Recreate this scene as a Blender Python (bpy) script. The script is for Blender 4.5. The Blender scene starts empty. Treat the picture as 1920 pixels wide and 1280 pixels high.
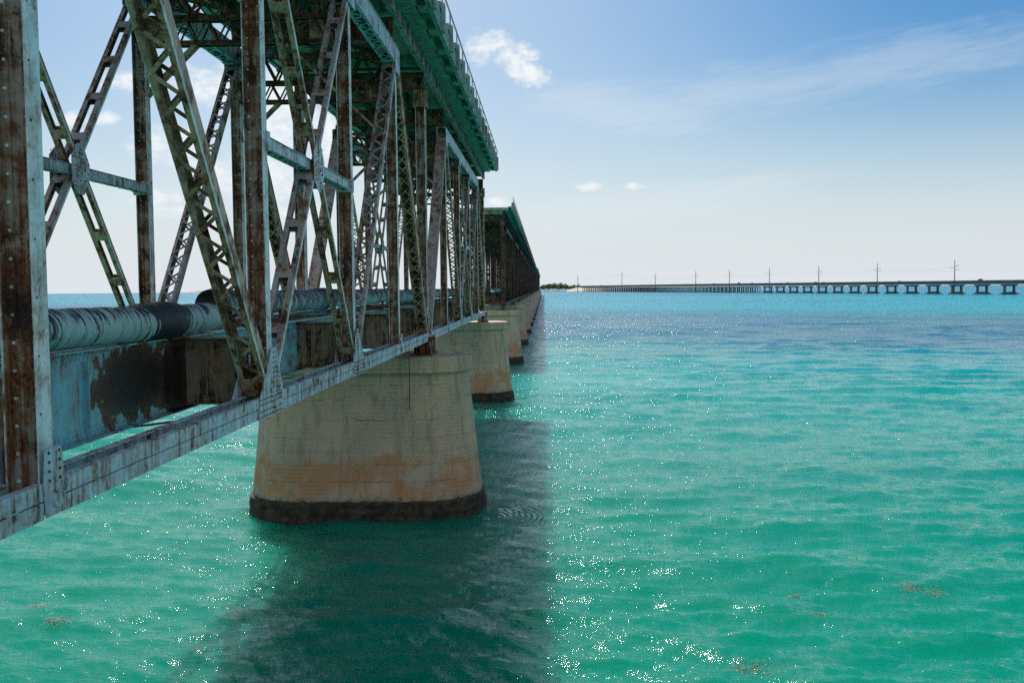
import bpy, math, random
import numpy as np
from mathutils import Vector, Matrix

random.seed(7)
rng = np.random.default_rng(11)
sc = bpy.context.scene
COL = sc.collection

# ------------------------------------------------------------------ camera
EYE = 9.08
F_PX = 1850.0
pitch = math.atan(100.4 / F_PX)
yaw = math.atan(60 / F_PX)
roll = 0.0094
cy, sy = math.cos(yaw), math.sin(yaw)
fwd = Vector((-sy * math.cos(pitch), cy * math.cos(pitch), -math.sin(pitch)))
right = Vector((cy, sy, 0))
up = right.cross(fwd)
R_ = right * math.cos(roll) - up * math.sin(roll)
U_ = up * math.cos(roll) + right * math.sin(roll)
cam_d = bpy.data.cameras.new("camera")
cam_d.sensor_width = 36.0
cam_d.lens = 36.0 * F_PX / 1920.0
cam_d.clip_start = 0.1
cam_d.clip_end = 30000
cam = bpy.data.objects.new("camera", cam_d)
COL.objects.link(cam)
m = Matrix((R_, U_, -fwd)).transposed().to_4x4()
m.translation = Vector((0, 0, EYE))
cam.matrix_world = m
sc.camera = cam
sc.render.resolution_x, sc.render.resolution_y = 1024, 682

# ------------------------------------------------------------------ light
SUN_EL = math.radians(51)
SUN_AZ = math.radians(-14)          # from +Y (along the bridge) towards -X
sun_dir = Vector((math.sin(SUN_AZ) * math.cos(SUN_EL), math.cos(SUN_AZ) * math.cos(SUN_EL), math.sin(SUN_EL)))
sun_l = bpy.data.lights.new("sun", 'SUN')
sun_l.energy = 5.0
sun_l.angle = math.radians(0.5)
sun_l.color = (1.0, 0.95, 0.86)
sun_o = bpy.data.objects.new("sun", sun_l)
COL.objects.link(sun_o)
sun_o.rotation_euler = sun_dir.to_track_quat('Z', 'Y').to_euler()

sc.view_settings.view_transform = 'Standard'
sc.view_settings.look = 'None'
sc.view_settings.exposure = 0.50
sc.view_settings.gamma = 1.0
sc.view_settings.use_curve_mapping = False
sc.cycles.use_denoising = False      # keeps the hard little sun glints on the water


# ------------------------------------------------------------------ node helper
class NT:
    def __init__(s, tree):
        s.t = tree
        s.n = tree.nodes
        s.l = tree.links

    def node(s, typ, **kw):
        nd = s.n.new(typ)
        for k, v in kw.items():
            setattr(nd, k, v)
        return nd

    def put(s, sock, v):
        if hasattr(v, 'is_output') or isinstance(v, bpy.types.NodeSocket):
            s.l.new(v, sock)
        else:
            if isinstance(v, (tuple, list)) and sock.type == 'RGBA' and len(v) == 3:
                v = (*v, 1)
            sock.default_value = v

    def math(s, op, a, b=0.0, c=0.0, clamp=False):
        nd = s.node('ShaderNodeMath', operation=op, use_clamp=clamp)
        s.put(nd.inputs[0], a)
        s.put(nd.inputs[1], b)
        s.put(nd.inputs[2], c)
        return nd.outputs[0]

    def mix(s, f, a, b, typ='MIX'):
        nd = s.node('ShaderNodeMix', data_type='RGBA', blend_type=typ)
        s.put(nd.inputs[0], f)
        s.put(nd.inputs[6], a)
        s.put(nd.inputs[7], b)
        return nd.outputs[2]

    def mixf(s, f, a, b):
        nd = s.node('ShaderNodeMix', data_type='FLOAT')
        s.put(nd.inputs[0], f)
        s.put(nd.inputs[2], a)
        s.put(nd.inputs[3], b)
        return nd.outputs[0]

    def noise(s, vec, scale, detail=4, rough=0.55, dist=0.0, dim='3D'):
        nd = s.node('ShaderNodeTexNoise', noise_dimensions=dim)
        s.put(nd.inputs['Vector'], vec)
        s.put(nd.inputs['Scale'], scale)
        nd.inputs['Detail'].default_value = detail
        nd.inputs['Roughness'].default_value = rough
        nd.inputs['Distortion'].default_value = dist
        return nd.outputs[0]

    def scale(s, vec, v):
        nd = s.node('ShaderNodeVectorMath', operation='MULTIPLY')
        s.put(nd.inputs[0], vec)
        nd.inputs[1].default_value = v
        return nd.outputs[0]

    def ramp(s, f, a, b):
        """smooth 0..1 between a and b"""
        nd = s.node('ShaderNodeMapRange', interpolation_type='SMOOTHSTEP')
        s.put(nd.inputs[0], f)
        s.put(nd.inputs[1], a)
        s.put(nd.inputs[2], b)
        return nd.outputs[0]

    def sep(s, vec):
        nd = s.node('ShaderNodeSeparateXYZ')
        s.put(nd.inputs[0], vec)
        return nd.outputs

    def comb(s, x, y, z):
        nd = s.node('ShaderNodeCombineXYZ')
        s.put(nd.inputs[0], x); s.put(nd.inputs[1], y); s.put(nd.inputs[2], z)
        return nd.outputs[0]

    def pos(s):
        return s.node('ShaderNodeNewGeometry').outputs['Position']


# ------------------------------------------------------------------ sky
def px_azel(px, py):
    d = fwd + R_ * ((px - 960) / F_PX) + U_ * ((640 - py) / F_PX)
    d.normalize()
    return math.degrees(math.atan2(d.x, d.y)), math.degrees(math.asin(d.z))

world = bpy.data.worlds.new("World")
sc.world = world
world.use_nodes = True
W = NT(world.node_tree)
W.n.clear()
sky = W.node('ShaderNodeTexSky', sky_type='NISHITA', sun_disc=False)
sky.sun_elevation = SUN_EL
sky.sun_rotation = SUN_AZ
sky.altitude = 0
sky.air_density = 0.9
sky.dust_density = 1.6
sky.ozone_density = 2.2
g = W.node('ShaderNodeNewGeometry').outputs['Incoming']
dirv = W.scale(g, (-1, -1, -1))
dx, dy, dz = W.sep(dirv)
az = W.math('MULTIPLY', W.math('ARCTAN2', dx, dy), 57.2958)
el = W.math('MULTIPLY', W.math('ARCSINE', dz), 57.2958)
cv = W.comb(az, el, 0.0)
n1 = W.noise(cv, 0.55, 7, 0.6)
n2 = W.noise(W.scale(cv, (1, 1.6, 1)), 1.5, 7, 0.62)
nsum = W.math('ADD', W.math('MULTIPLY', n1, 0.45), W.math('MULTIPLY', n2, 0.55))


def blob(px, py, rx, ry, rot=0.0):
    """soft mask around the sky direction seen at that place; radii in degrees"""
    a0, e0 = px_azel(px, py)
    a = W.math('SUBTRACT', az, a0)
    e = W.math('SUBTRACT', el, e0)
    c, s_ = math.cos(rot), math.sin(rot)
    u = W.math('ADD', W.math('MULTIPLY', a, c), W.math('MULTIPLY', e, s_))
    v = W.math('SUBTRACT', W.math('MULTIPLY', e, c), W.math('MULTIPLY', a, s_))
    q = W.math('ADD', W.math('POWER', W.math('DIVIDE', u, rx), 2.0), W.math('POWER', W.math('DIVIDE', v, ry), 2.0))
    return W.math('SUBTRACT', 1.0, q)


blobs = [(950, 98, 2.1, 0.95, -0.35), (985, 138, 1.5, 0.7, -0.2), (905, 95, 1.1, 0.8, 0), (1104, 350, 0.85, 0.28, 0), (1187, 349, 0.65, 0.27, 0), (932, 378, 0.7, 0.3, 0),
         (420, 165, 3.4, 1.2, -0.1), (540, 210, 2.4, 3.0, 0), (330, 275, 2.2, 1.2, 0), (620, 250, 1.6, 2.0, 0),
         (500, 330, 3.4, 1.6, 0.1), (300, 370, 1.6, 0.5, 0), (330, 395, 1.4, 0.4, 0), (240, 155, 1.5, 0.6, 0), (140, 225, 0.8, 0.5, 0),
         (200, 222, 0.8, 0.4, 0), (560, 400, 1.6, 0.6, 0), (400, 330, 1.4, 0.9, 0), (-600, 250, 9, 3, 0), (-900, 420, 12, 2, 0),
         (2900, 330, 6, 1.6, 0), (3600, 100, 8, 3, 0)]
mx = None
for b in blobs:
    v = blob(*b)
    mx = v if mx is None else W.math('MAXIMUM', mx, v)
mx = W.math('MAXIMUM', mx, -2.0)
cum = W.ramp(W.math('ADD', mx, W.math('MULTIPLY', W.math('SUBTRACT', nsum, 0.5), 5.6)), -0.35, 1.25)
cdens = W.ramp(W.math('ADD', mx, W.math('MULTIPLY', W.math('SUBTRACT', nsum, 0.5), 5.0)), 0.5, 2.2)
# cirrus: stretched, slanting veils
rotv = W.node('ShaderNodeVectorRotate', rotation_type='Z_AXIS')
W.put(rotv.inputs['Vector'], cv)
rotv.inputs['Angle'].default_value = math.radians(-7)
cir = W.noise(W.scale(rotv.outputs[0], (0.10, 0.75, 1)), 1.0, 7, 0.6, 0.6)
cir2 = W.noise(W.scale(rotv.outputs[0], (0.4, 2.4, 1)), 1.0, 6, 0.6, 0.4)
band = W.math('MAXIMUM', W.math('MAXIMUM', blob(1560, 140, 13, 1.7, 0.10), blob(1200, 385, 10, 1.3, 0.12)), blob(1180, 205, 6, 1.4, -0.12))
band = W.math('MAXIMUM', band, -0.6)
cirm = W.ramp(W.math('ADD', W.math('MULTIPLY', band, 0.27), W.math('ADD', W.math('MULTIPLY', cir, 0.6), W.math('MULTIPLY', cir2, 0.4))), 0.43, 0.82)
hz = W.ramp(el, 17.0, -1.0)
hs = W.node('ShaderNodeHueSaturation')
hs.inputs['Saturation'].default_value = 1.66
hs.inputs['Value'].default_value = 1.10
W.put(hs.inputs['Color'], sky.outputs[0])
skyc = W.mix(1.0, hs.outputs[0], (0.78, 1.0, 1.0), 'MULTIPLY')
# pale aureole under the sun
skyc = W.mix(W.math('MULTIPLY', W.ramp(W.math('ABSOLUTE', W.math('ADD', az, 12.0)), 34.0, 2.0), 0.42), skyc, (9.2, 9.9, 10.6))
# sea haze near the horizon, thin everywhere else
skyc = W.mix(W.math('MULTIPLY', W.math('POWER', hz, 1.6), 0.97), skyc, (8.8, 9.4, 10.0))
skyc = W.mix(W.math('MULTIPLY', cirm, 0.28), skyc, (9.4, 9.9, 10.3))
ccol = W.mix(cdens, (9.8, 10.4, 10.9), (11.9, 12.0, 12.1))
shade = W.ramp(W.noise(cv, 0.9, 5, 0.5), 0.45, 0.7)
ccol = W.mix(W.math('MULTIPLY', shade, 0.35), ccol, (7.6, 8.4, 9.1))
skyc = W.mix(W.math('MULTIPLY', cum, 0.96), skyc, ccol)
# broken cumulus added in the unseen sky behind the camera as neutral fill light
aaz = W.math('ABSOLUTE', az)
back = W.math('MULTIPLY', W.ramp(aaz, 55.0, 100.0), W.ramp(el, 1.0, 7.0))
nb = W.noise(W.scale(cv, (0.05, 0.09, 1)), 1.0, 6, 0.6, 0.3)
bc = W.math('MULTIPLY', back, W.ramp(nb, 0.42, 0.52))
skyc = W.mix(bc, skyc, (9.6, 9.6, 9.7))
bg = W.node('ShaderNodeBackground')
W.put(bg.inputs[0], skyc)
bg.inputs[1].default_value = 0.06
out = W.node('ShaderNodeOutputWorld')
W.l.new(bg.outputs[0], out.inputs[0])


# ------------------------------------------------------------------ materials
def mat(name):
    mt = bpy.data.materials.new(name)
    mt.use_nodes = True
    t = NT(mt.node_tree)
    t.n.clear()
    o = t.node('ShaderNodeOutputMaterial')
    b = t.node('ShaderNodeBsdfPrincipled')
    t.l.new(b.outputs[0], o.inputs[0])
    return mt, t, b


def bump(t, b, h, strength=0.5, dist=0.01):
    n = t.node('ShaderNodeBump')
    n.inputs['Strength'].default_value = strength
    n.inputs['Distance'].default_value = dist
    t.put(n.inputs['Height'], h)
    t.l.new(n.outputs[0], b.inputs['Normal'])


def steel(name, paint, paint2, rust_amt, streak=1.0, dark=0.3, extra=None, rough=0.5, rk=1.0):
    mt, t, b = mat(name)
    p = t.pos()
    big = t.noise(p, 0.7, 5, 0.6)
    med = t.noise(p, 3.1, 7, 0.66, 0.4)
    fine = t.noise(p, 22, 4, 0.6)
    st = t.noise(t.scale(p, (7, 7, 0.55)), 1.6, 5, 0.62)
    col = t.mix(t.ramp(big, 0.35, 0.68), paint, paint2)
    col = t.mix(t.math('MULTIPLY', t.ramp(fine, 0.4, 0.8), 0.25), col, (0.30, 0.34, 0.33))
    f = t.math('ADD', t.math('MULTIPLY', med, 0.5), t.math('MULTIPLY', st, 0.35 * streak))
    f = t.math('ADD', f, t.math('MULTIPLY', fine, 0.15))
    f = t.math('ADD', f, t.math('MULTIPLY', big, 0.15))
    th = 0.70 - rust_amt * 0.2 - 0.175 * (1 - streak)
    rm = t.ramp(f, th - 0.035, th + 0.055)
    rcol = t.mix(t.ramp(fine, 0.35, 0.65), (0.045 * rk, 0.017 * rk, 0.009 * rk), (0.24 * rk, 0.085 * rk ** 0.7, 0.028 * rk ** 0.4))
    rcol = t.mix(t.ramp(t.noise(p, 1.9, 4), 0.5 - dark * 0.3, 0.72 - dark * 0.2), rcol, (0.013, 0.010, 0.009))
    stain = t.ramp(f, th - 0.16, th)
    col = t.mix(t.math('MULTIPLY', stain, 0.6), col, (0.22, 0.125, 0.06))
    col = t.mix(rm, col, rcol)
    if extra:
        col = extra(t, p, col, f)
    t.put(b.inputs['Base Color'], col)
    b.inputs['Roughness'].default_value = rough
    t.put(b.inputs['Roughness'], t.mixf(rm, rough, 0.85))
    bump(t, b, t.math('ADD', t.math('MULTIPLY', rm, -0.6), t.math('MULTIPLY', fine, 0.5)), 0.6, 0.006)
    return mt


def girder_extra(t, p, col, f):
    x, y, z = t.sep(p)
    nz = t.noise(p, 2.6, 6, 0.65, 0.3)
    d = None
    for (cy_, cz_, ry, rz) in ((14.6, 7.72, 1.55, 0.62), (16.2, 7.6, 0.75, 0.9), (34.0, 7.7, 1.1, 0.5), (27.0, 7.2, 1.4, 0.35), (51.0, 7.5, 1.2, 0.5), (21.5, 7.3, 1.2, 0.3)):
        q = t.math('ADD', t.math('POWER', t.math('DIVIDE', t.math('SUBTRACT', y, cy_), ry), 2.0),
                   t.math('POWER', t.math('DIVIDE', t.math('SUBTRACT', z, cz_), rz), 2.0))
        q = t.math('SUBTRACT', 1.0, q)
        d = q if d is None else t.math('MAXIMUM', d, q)
    mk = t.ramp(t.math('ADD', d, t.math('MULTIPLY', t.math('SUBTRACT', nz, 0.5), 3.2)), -0.02, 0.16)
    edge = t.ramp(t.math('ADD', d, t.math('MULTIPLY', t.math('SUBTRACT', nz, 0.5), 3.2)), 0.9, 0.0)
    dk = t.mix(t.math('MULTIPLY', edge, t.ramp(nz, 0.35, 0.6)), (0.014, 0.010, 0.008), (0.15, 0.07, 0.03))
    return t.mix(mk, col, dk)


M = {}
M['paint'] = steel('weathered_blue_grey_paint', (0.28, 0.35, 0.43), (0.34, 0.38, 0.42), 0.48)
M['chord'] = steel('pale_teal_chord_paint', (0.40, 0.60, 0.76), (0.50, 0.66, 0.76), 0.34, 1.3)
M['post'] = steel('rust_streaked_grey_paint', (0.31, 0.34, 0.36), (0.36, 0.31, 0.25), 0.70, 1.2, 0.2)
M['diag'] = steel('olive_rusty_paint', (0.56, 0.44, 0.31), (0.56, 0.48, 0.37), 0.56, 0.9, 0.10)
M['dark'] = steel('dark_rusted_steel', (0.09, 0.075, 0.065), (0.15, 0.12, 0.09), 0.85, 0.8, 0.45)  # darker rusted steel for the bracing and deck beams between the trusses
M['girder'] = steel('blue_paint_peeling_girder', (0.14, 0.50, 0.64), (0.20, 0.52, 0.60), 0.26, 1.0, 0.3, girder_extra)
M['floor'] = steel('grey_olive_floor_beam_paint', (0.25, 0.24, 0.21), (0.30, 0.25, 0.18), 0.5, 1.2, 0.3)
M['edge'] = steel('skylit_pale_blue_flange', (0.58, 0.78, 0.86), (0.72, 0.80, 0.83), 0.24, 1.0, 0.1)  # sky light on flanges and rivet highlights, put into a paler colour
M['far'] = steel('brown_rusted_steel', (0.040, 0.029, 0.033), (0.052, 0.034, 0.034), 0.8, 1.0, 0.4, rk=0.3)
M['fardeck'] = steel('faded_far_deck_concrete', (0.09, 0.12, 0.115), (0.12, 0.145, 0.135), 0.35, 1.0, 0.3)
M['shoe'] = steel('rusted_casting', (0.09, 0.045, 0.03), (0.05, 0.03, 0.02), 1.2, 0.8, 0.3)


def concrete_deck(name, base, base2):
    mt, t, b = mat(name)
    p = t.pos()
    n = t.noise(p, 0.9, 6, 0.65)
    st = t.noise(t.scale(p, (3, 3, 0.4)), 1.5, 5, 0.6)
    f = t.noise(p, 14, 4)
    c = t.mix(t.ramp(n, 0.35, 0.65), base, base2)
    c = t.mix(t.math('MULTIPLY', t.ramp(st, 0.47, 0.66), 0.75), c, (0.085, 0.085, 0.055))
    c = t.mix(t.math('MULTIPLY', t.ramp(t.noise(p, 2.7, 7, 0.75), 0.5, 0.62), 0.5), c, (0.05, 0.07, 0.05))
    c = t.mix(t.math('MULTIPLY', t.ramp(t.noise(p, 1.3, 5, 0.7, 0.5), 0.63, 0.72), 0.7), c, (0.34, 0.17, 0.07))
    t.put(b.inputs['Base Color'], c)
    b.inputs['Roughness'].default_value = 0.85
    bump(t, b, f, 0.4, 0.01)
    return mt


M['slab'] = concrete_deck('stained_concrete_green_bounce', (0.22, 0.30, 0.24), (0.28, 0.34, 0.28))  # green base tint stands in for light bounced off the water; stains on top
M['parapet'] = concrete_deck('pale_teal_parapet_concrete', (0.27, 0.40, 0.385), (0.20, 0.32, 0.31))


def pier_mat():
    mt, t, b = mat('board_marked_pier_concrete')
    p = t.pos()
    x, y, z = t.sep(p)
    nb = t.noise(p, 0.45, 5, 0.6)
    nm = t.noise(p, 2.2, 7, 0.68, 0.3)
    nf = t.noise(p, 18, 4, 0.6)
    st = t.noise(t.scale(p, (2.4, 2.4, 0.28)), 1.0, 6, 0.65)
    c = t.mix(t.ramp(nb, 0.35, 0.65), (0.47, 0.375, 0.26), (0.37, 0.325, 0.25))
    c = t.mix(t.math('MULTIPLY', t.ramp(st, 0.47, 0.70), 0.6), c, (0.12, 0.125, 0.11))
    # rusty tidal band
    zz = t.math('ADD', t.math('ADD', z, t.math('MULTIPLY', t.math('SUBTRACT', nm, 0.5), 1.2)), t.math('MULTIPLY', t.math('SUBTRACT', nb, 0.5), 2.2))
    bandm = t.math('MULTIPLY', t.ramp(zz, 2.75, 2.15), t.ramp(zz, 0.7, 1.15))
    c = t.mix(t.math('MULTIPLY', t.math('MULTIPLY', bandm, t.ramp(t.noise(p, 0.8, 5, 0.65), 0.36, 0.58)), 0.85), c, (0.40, 0.18, 0.065))
    c = t.mix(t.math('MULTIPLY', t.ramp(zz, 1.25, 0.85), 0.6), c, (0.28, 0.25, 0.2))
    # horizontal pour lines, broken up
    wob = t.math('MULTIPLY', t.math('ADD', t.math('MULTIPLY', t.math('SUBTRACT', t.noise(p, 2.6, 5, 0.7), 0.5), 0.22), t.math('MULTIPLY', t.math('SINE', t.math('MULTIPLY', z, 2.3)), 0.13)), 1.0)
    zl = t.math('ADD', z, wob)
    f1 = t.math('ABSOLUTE', t.math('SUBTRACT', t.math('FRACT', t.math('MULTIPLY', zl, 1 / 0.62)), 0.5))
    l1 = t.math('MULTIPLY', t.ramp(f1, 0.03, 0.0), t.ramp(t.noise(t.scale(p, (0.7, 0.7, 1.6)), 1.4, 6, 0.8), 0.44, 0.58))
    f2 = t.math('ABSOLUTE', t.math('SUBTRACT', t.math('FRACT', t.math('MULTIPLY', z, 1 / 0.155)), 0.5))
    l2 = t.math('MULTIPLY', t.math('MULTIPLY', t.ramp(f2, 0.07, 0.0), t.ramp(t.noise(p, 1.6, 5, 0.7), 0.42, 0.60)), 0.55)
    vor = t.node('ShaderNodeTexVoronoi', feature='DISTANCE_TO_EDGE')
    t.put(vor.inputs['Vector'], t.node('ShaderNodeVectorMath', operation='ADD').outputs[0])
    va = vor.inputs['Vector'].links[0].from_node
    t.put(va.inputs[0], t.scale(p, (0.62, 0.3, 0.22)))
    nv = t.node('ShaderNodeTexNoise')
    t.put(nv.inputs['Vector'], p)
    nv.inputs['Scale'].default_value = 1.7
    nv.inputs['Detail'].default_value = 6
    t.put(va.inputs[1], t.scale(nv.outputs['Color'], (0.35, 0.35, 0.2)))
    vor.inputs['Scale'].default_value = 1.0
    cr = t.math('MULTIPLY', t.math('MULTIPLY', t.ramp(vor.outputs['Distance'], 0.011, 0.0), t.ramp(t.noise(p, 0.5, 3), 0.5, 0.6)), 0.6)
    # board marks on the rounded ends run up and down
    ang = t.math('MULTIPLY', t.noise(t.scale(p, (9, 9, 0.0)), 1.0, 3, 0.7), 1.0)
    l3 = t.math('MULTIPLY', t.ramp(ang, 0.60, 0.68), 0.3)
    ln = t.math('MAXIMUM', t.math('MAXIMUM', l1, l2), t.math('MAXIMUM', cr, l3))
    c = t.mix(t.math('MULTIPLY', ln, 0.8), c, (0.08, 0.07, 0.055))
    # white efflorescence runs
    ev = t.noise(t.scale(p, (5.5, 5.5, 0.5)), 1.0, 5, 0.75, 0.3)
    em = t.math('MULTIPLY', t.ramp(ev, 0.705, 0.735), t.math('MULTIPLY', t.ramp(z, 0.95, 1.3), t.ramp(z, 2.5, 1.9)))
    c = t.mix(t.math('MULTIPLY', em, 0.8), c, (0.55, 0.6, 0.62))
    spots = t.ramp(t.noise(p, 3.4, 3, 0.5), 0.70, 0.76)
    c = t.mix(t.math('MULTIPLY', spots, 0.5), c, (0.04, 0.035, 0.025))
    c = t.mix(t.math('MULTIPLY', nf, 0.3), c, (0.30, 0.28, 0.23))
    wet = t.math('ADD', z, t.math('MULTIPLY', t.math('SUBTRACT', t.noise(p, 3.0, 6, 0.75), 0.5), 0.85))
    c = t.mix(t.math('MULTIPLY', t.ramp(wet, 1.0, 0.8), 0.9), c, (0.045, 0.04, 0.025))
    t.put(b.inputs['Base Color'], c)
    b.inputs['Roughness'].default_value = 0.9
    bump(t, b, t.math('SUBTRACT', t.math('ADD', t.math('MULTIPLY', nf, 0.3), t.math('MULTIPLY', nm, 0.5)), t.math('MULTIPLY', ln, 0.9)), 0.7, 0.03)
    return mt


def simple(name, c1, c2, scale=2.0, rough=0.8, metal=0.0, bmp=0.3):
    mt, t, b = mat(name)
    p = t.pos()
    n = t.noise(p, scale, 5, 0.6)
    t.put(b.inputs['Base Color'], t.mix(t.ramp(n, 0.35, 0.65), c1, c2))
    b.inputs['Roughness'].default_value = rough
    b.inputs['Metallic'].default_value = metal
    if bmp:
        bump(t, b, t.noise(p, scale * 6, 4), bmp, 0.02)
    return mt


M['pier'] = pier_mat()
M['footing'] = simple('wet_algae_dark_concrete', (0.010, 0.011, 0.007), (0.050, 0.043, 0.028), 3.2, 0.95, 0, 1.0)


def pipe_mat():
    mt, t, b = mat('wrapped_pipe_insulation')
    p = t.pos()
    x, y, z = t.sep(p)
    n = t.noise(p, 1.1, 4, 0.6)
    yy = t.math('ADD', y, t.math('MULTIPLY', z, 0.10))
    wr = t.noise(t.comb(t.math('MULTIPLY', x, 0.5), t.math('MULTIPLY', yy, 7.5), t.math('MULTIPLY', z, 0.9)), 1.0, 7, 0.7, 0.35)
    wr = t.math('ADD', t.math('MULTIPLY', wr, 0.7), t.math('MULTIPLY', t.noise(p, 3.2, 6, 0.7, 0.4), 0.3))
    wr2 = t.noise(t.comb(x, t.math('MULTIPLY', yy, 17), t.math('MULTIPLY', z, 1.6)), 1.0, 4, 0.6)
    c = t.mix(t.ramp(n, 0.35, 0.6), (0.42, 0.58, 0.55), (0.30, 0.48, 0.52))
    c = t.mix(t.math('MULTIPLY', t.ramp(wr2, 0.5, 0.72), 0.6), c, (0.09, 0.15, 0.17))
    big = t.math('ABSOLUTE', t.math('SUBTRACT', t.math('FRACT', t.math('MULTIPLY', t.math('SUBTRACT', y, 15.5), 1 / 11.9)), 0.5))
    topm = t.ramp(z, 8.55, 8.95)
    th = t.math('SUBTRACT', t.math('SUBTRACT', 0.537, t.math('MULTIPLY', topm, 0.10)), t.math('MULTIPLY', t.ramp(big, 0.40, 0.5), 0.22))
    c = t.mix(t.ramp(t.math('SUBTRACT', wr, th), -0.01, 0.05), c, (0.014, 0.02, 0.028))
    c = t.mix(t.math('MULTIPLY', t.ramp(t.noise(t.scale(p, (1, 4, 1)), 1.7, 4), 0.66, 0.72), 0.8), c, (0.22, 0.10, 0.04))
    t.put(b.inputs['Base Color'], c)
    b.inputs['Roughness'].default_value = 0.55
    bump(t, b, t.math('ADD', wr, wr2), 0.7, 0.02)
    return mt


M['pipe'] = pipe_mat()
M['white_metal'] = simple('galvanised_rail', (0.16, 0.20, 0.21), (0.25, 0.28, 0.28), 3, 0.45, 0.3, 0)
M['farconc'] = simple('grey_highway_concrete', (0.10, 0.12, 0.13), (0.14, 0.165, 0.175), 0.12, 0.9, 0, 0)
M['pole'] = simple('weathered_pole_concrete', (0.20, 0.19, 0.18), (0.26, 0.25, 0.24), 0.5, 0.8, 0, 0)
M['leaf'] = simple('mangrove_leaves', (0.07, 0.12, 0.035), (0.12, 0.17, 0.055), 0.25, 0.7, 0, 0)
M['bark'] = simple('mangrove_bark', (0.10, 0.08, 0.06), (0.15, 0.12, 0.09), 1.5, 0.9, 0, 0)
M['sand'] = simple('pale_sand_bank', (0.42, 0.36, 0.27), (0.30, 0.27, 0.22), 0.06, 0.95, 0, 0)
M['rip'] = simple('grey_riprap', (0.20, 0.20, 0.20), (0.30, 0.30, 0.29), 0.2, 0.95, 0, 0)
M['weed'] = simple('brown_sargassum', (0.12, 0.065, 0.02), (0.07, 0.035, 0.014), 8, 0.6, 0, 0.4)
M['asphalt'] = simple('asphalt', (0.05, 0.05, 0.05), (0.065, 0.065, 0.062), 1.5, 0.9, 0, 0)
M['glass'] = simple('dark_car_glass', (0.02, 0.025, 0.03), (0.025, 0.03, 0.035), 1, 0.1, 0, 0)
M['rubber'] = simple('tyre_rubber', (0.02, 0.02, 0.02), (0.03, 0.03, 0.03), 4, 0.9, 0, 0)


# ------------------------------------------------------------------ mesh builder
class MB:
    def __init__(s):
        s.v = []
        s.f = []
        s.alt = []

    def hexa(s, c8):
        b = len(s.v)
        s.v += [tuple(c) for c in c8]
        for q in ((0, 3, 2, 1), (4, 5, 6, 7), (0, 1, 5, 4), (1, 2, 6, 5), (2, 3, 7, 6), (3, 0, 4, 7)):
            s.f.append(tuple(b + i for i in q))

    def mark(s, fn):
        a = len(s.f)
        fn()
        s.alt.append((a, len(s.f)))

    def box(s, x0, x1, y0, y1, z0, z1):
        s.hexa([(x0, y0, z0), (x1, y0, z0), (x1, y1, z0), (x0, y1, z0), (x0, y0, z1), (x1, y0, z1), (x1, y1, z1), (x0, y1, z1)])

    def bar(s, p, q, w, h, side):
        """box from p to q; w across `side`, h across the third axis"""
        p, q, side = Vector(p), Vector(q), Vector(side)
        d = (q - p).normalized()
        side = (side - d * side.dot(d)).normalized()
        n = side.cross(d)
        a, b = side * (w / 2), n * (h / 2)
        s.hexa([p - a - b, p + a - b, p + a + b, p - a + b, q - a - b, q + a - b, q + a + b, q - a + b])

    def prism(s, poly, x0, x1):
        """poly of (y, z), extruded in x"""
        b = len(s.v)
        n = len(poly)
        s.v += [(x0, y, z) for y, z in poly] + [(x1, y, z) for y, z in poly]
        s.f.append(tuple(b + i for i in reversed(range(n))))
        s.f.append(tuple(b + n + i for i in range(n)))
        for i in range(n):
            j = (i + 1) % n
            s.f.append((b + i, b + j, b + n + j, b + n + i))

    def tube(s, p, q, r0, r1=None, n=8, cap=True):
        r1 = r0 if r1 is None else r1
        p, q = Vector(p), Vector(q)
        d = (q - p).normalized()
        a = d.cross(Vector((0, 0, 1)) if abs(d.z) < 0.9 else Vector((1, 0, 0))).normalized()
        c = d.cross(a)
        b = len(s.v)
        for (o, r) in ((p, r0), (q, r1)):
            for i in range(n):
                t = 2 * math.pi * i / n
                s.v.append(tuple(o + a * (r * math.cos(t)) + c * (r * math.sin(t))))
        for i in range(n):
            j = (i + 1) % n
            s.f.append((b + i, b + j, b + n + j, b + n + i))
        if cap:
            s.f.append(tuple(b + i for i in reversed(range(n))))
            s.f.append(tuple(b + n + i for i in range(n)))

    def rivet(s, p, n, r=0.017, h=0.013):
        p, n = Vector(p), Vector(n)
        a = n.cross(Vector((0, 0, 1)) if abs(n.z) < 0.9 else Vector((1, 0, 0))).normalized()
        c = n.cross(a)
        b = len(s.v)
        for (rr, hh) in ((r, -0.002), (r * 0.72, h * 0.75)):
            for i in range(6):
                t = math.pi * i / 3
                s.v.append(tuple(p + n * hh + a * (rr * math.cos(t)) + c * (rr * math.sin(t))))
        s.v.append(tuple(p + n * h))
        for i in range(6):
            j = (i + 1) % 6
            s.f.append((b + i, b + j, b + 6 + j, b + 6 + i))
            s.f.append((b + 6 + i, b + 6 + j, b + 12))

    def rivets(s, p, q, step, n, r=0.017):
        p, q = Vector(p), Vector(q)
        L = (q - p).length
        k = max(1, int(L / step))
        for i in range(k + 1):
            s.rivet(p.lerp(q, (i + 0.0) / k), n, r, r * 0.8)

    def add(s, o):
        b = len(s.v)
        s.v += o.v
        s.f += [tuple(b + i for i in f) for f in o.f]

    def mesh(s, name, dz=0.0):
        me = bpy.data.meshes.new(name)
        me.from_pydata([(x, y, z + dz) for x, y, z in s.v] if dz else s.v, [], s.f)
        me.update()
        me['alt'] = [k for ab in s.alt for k in ab]
        return me


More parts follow.
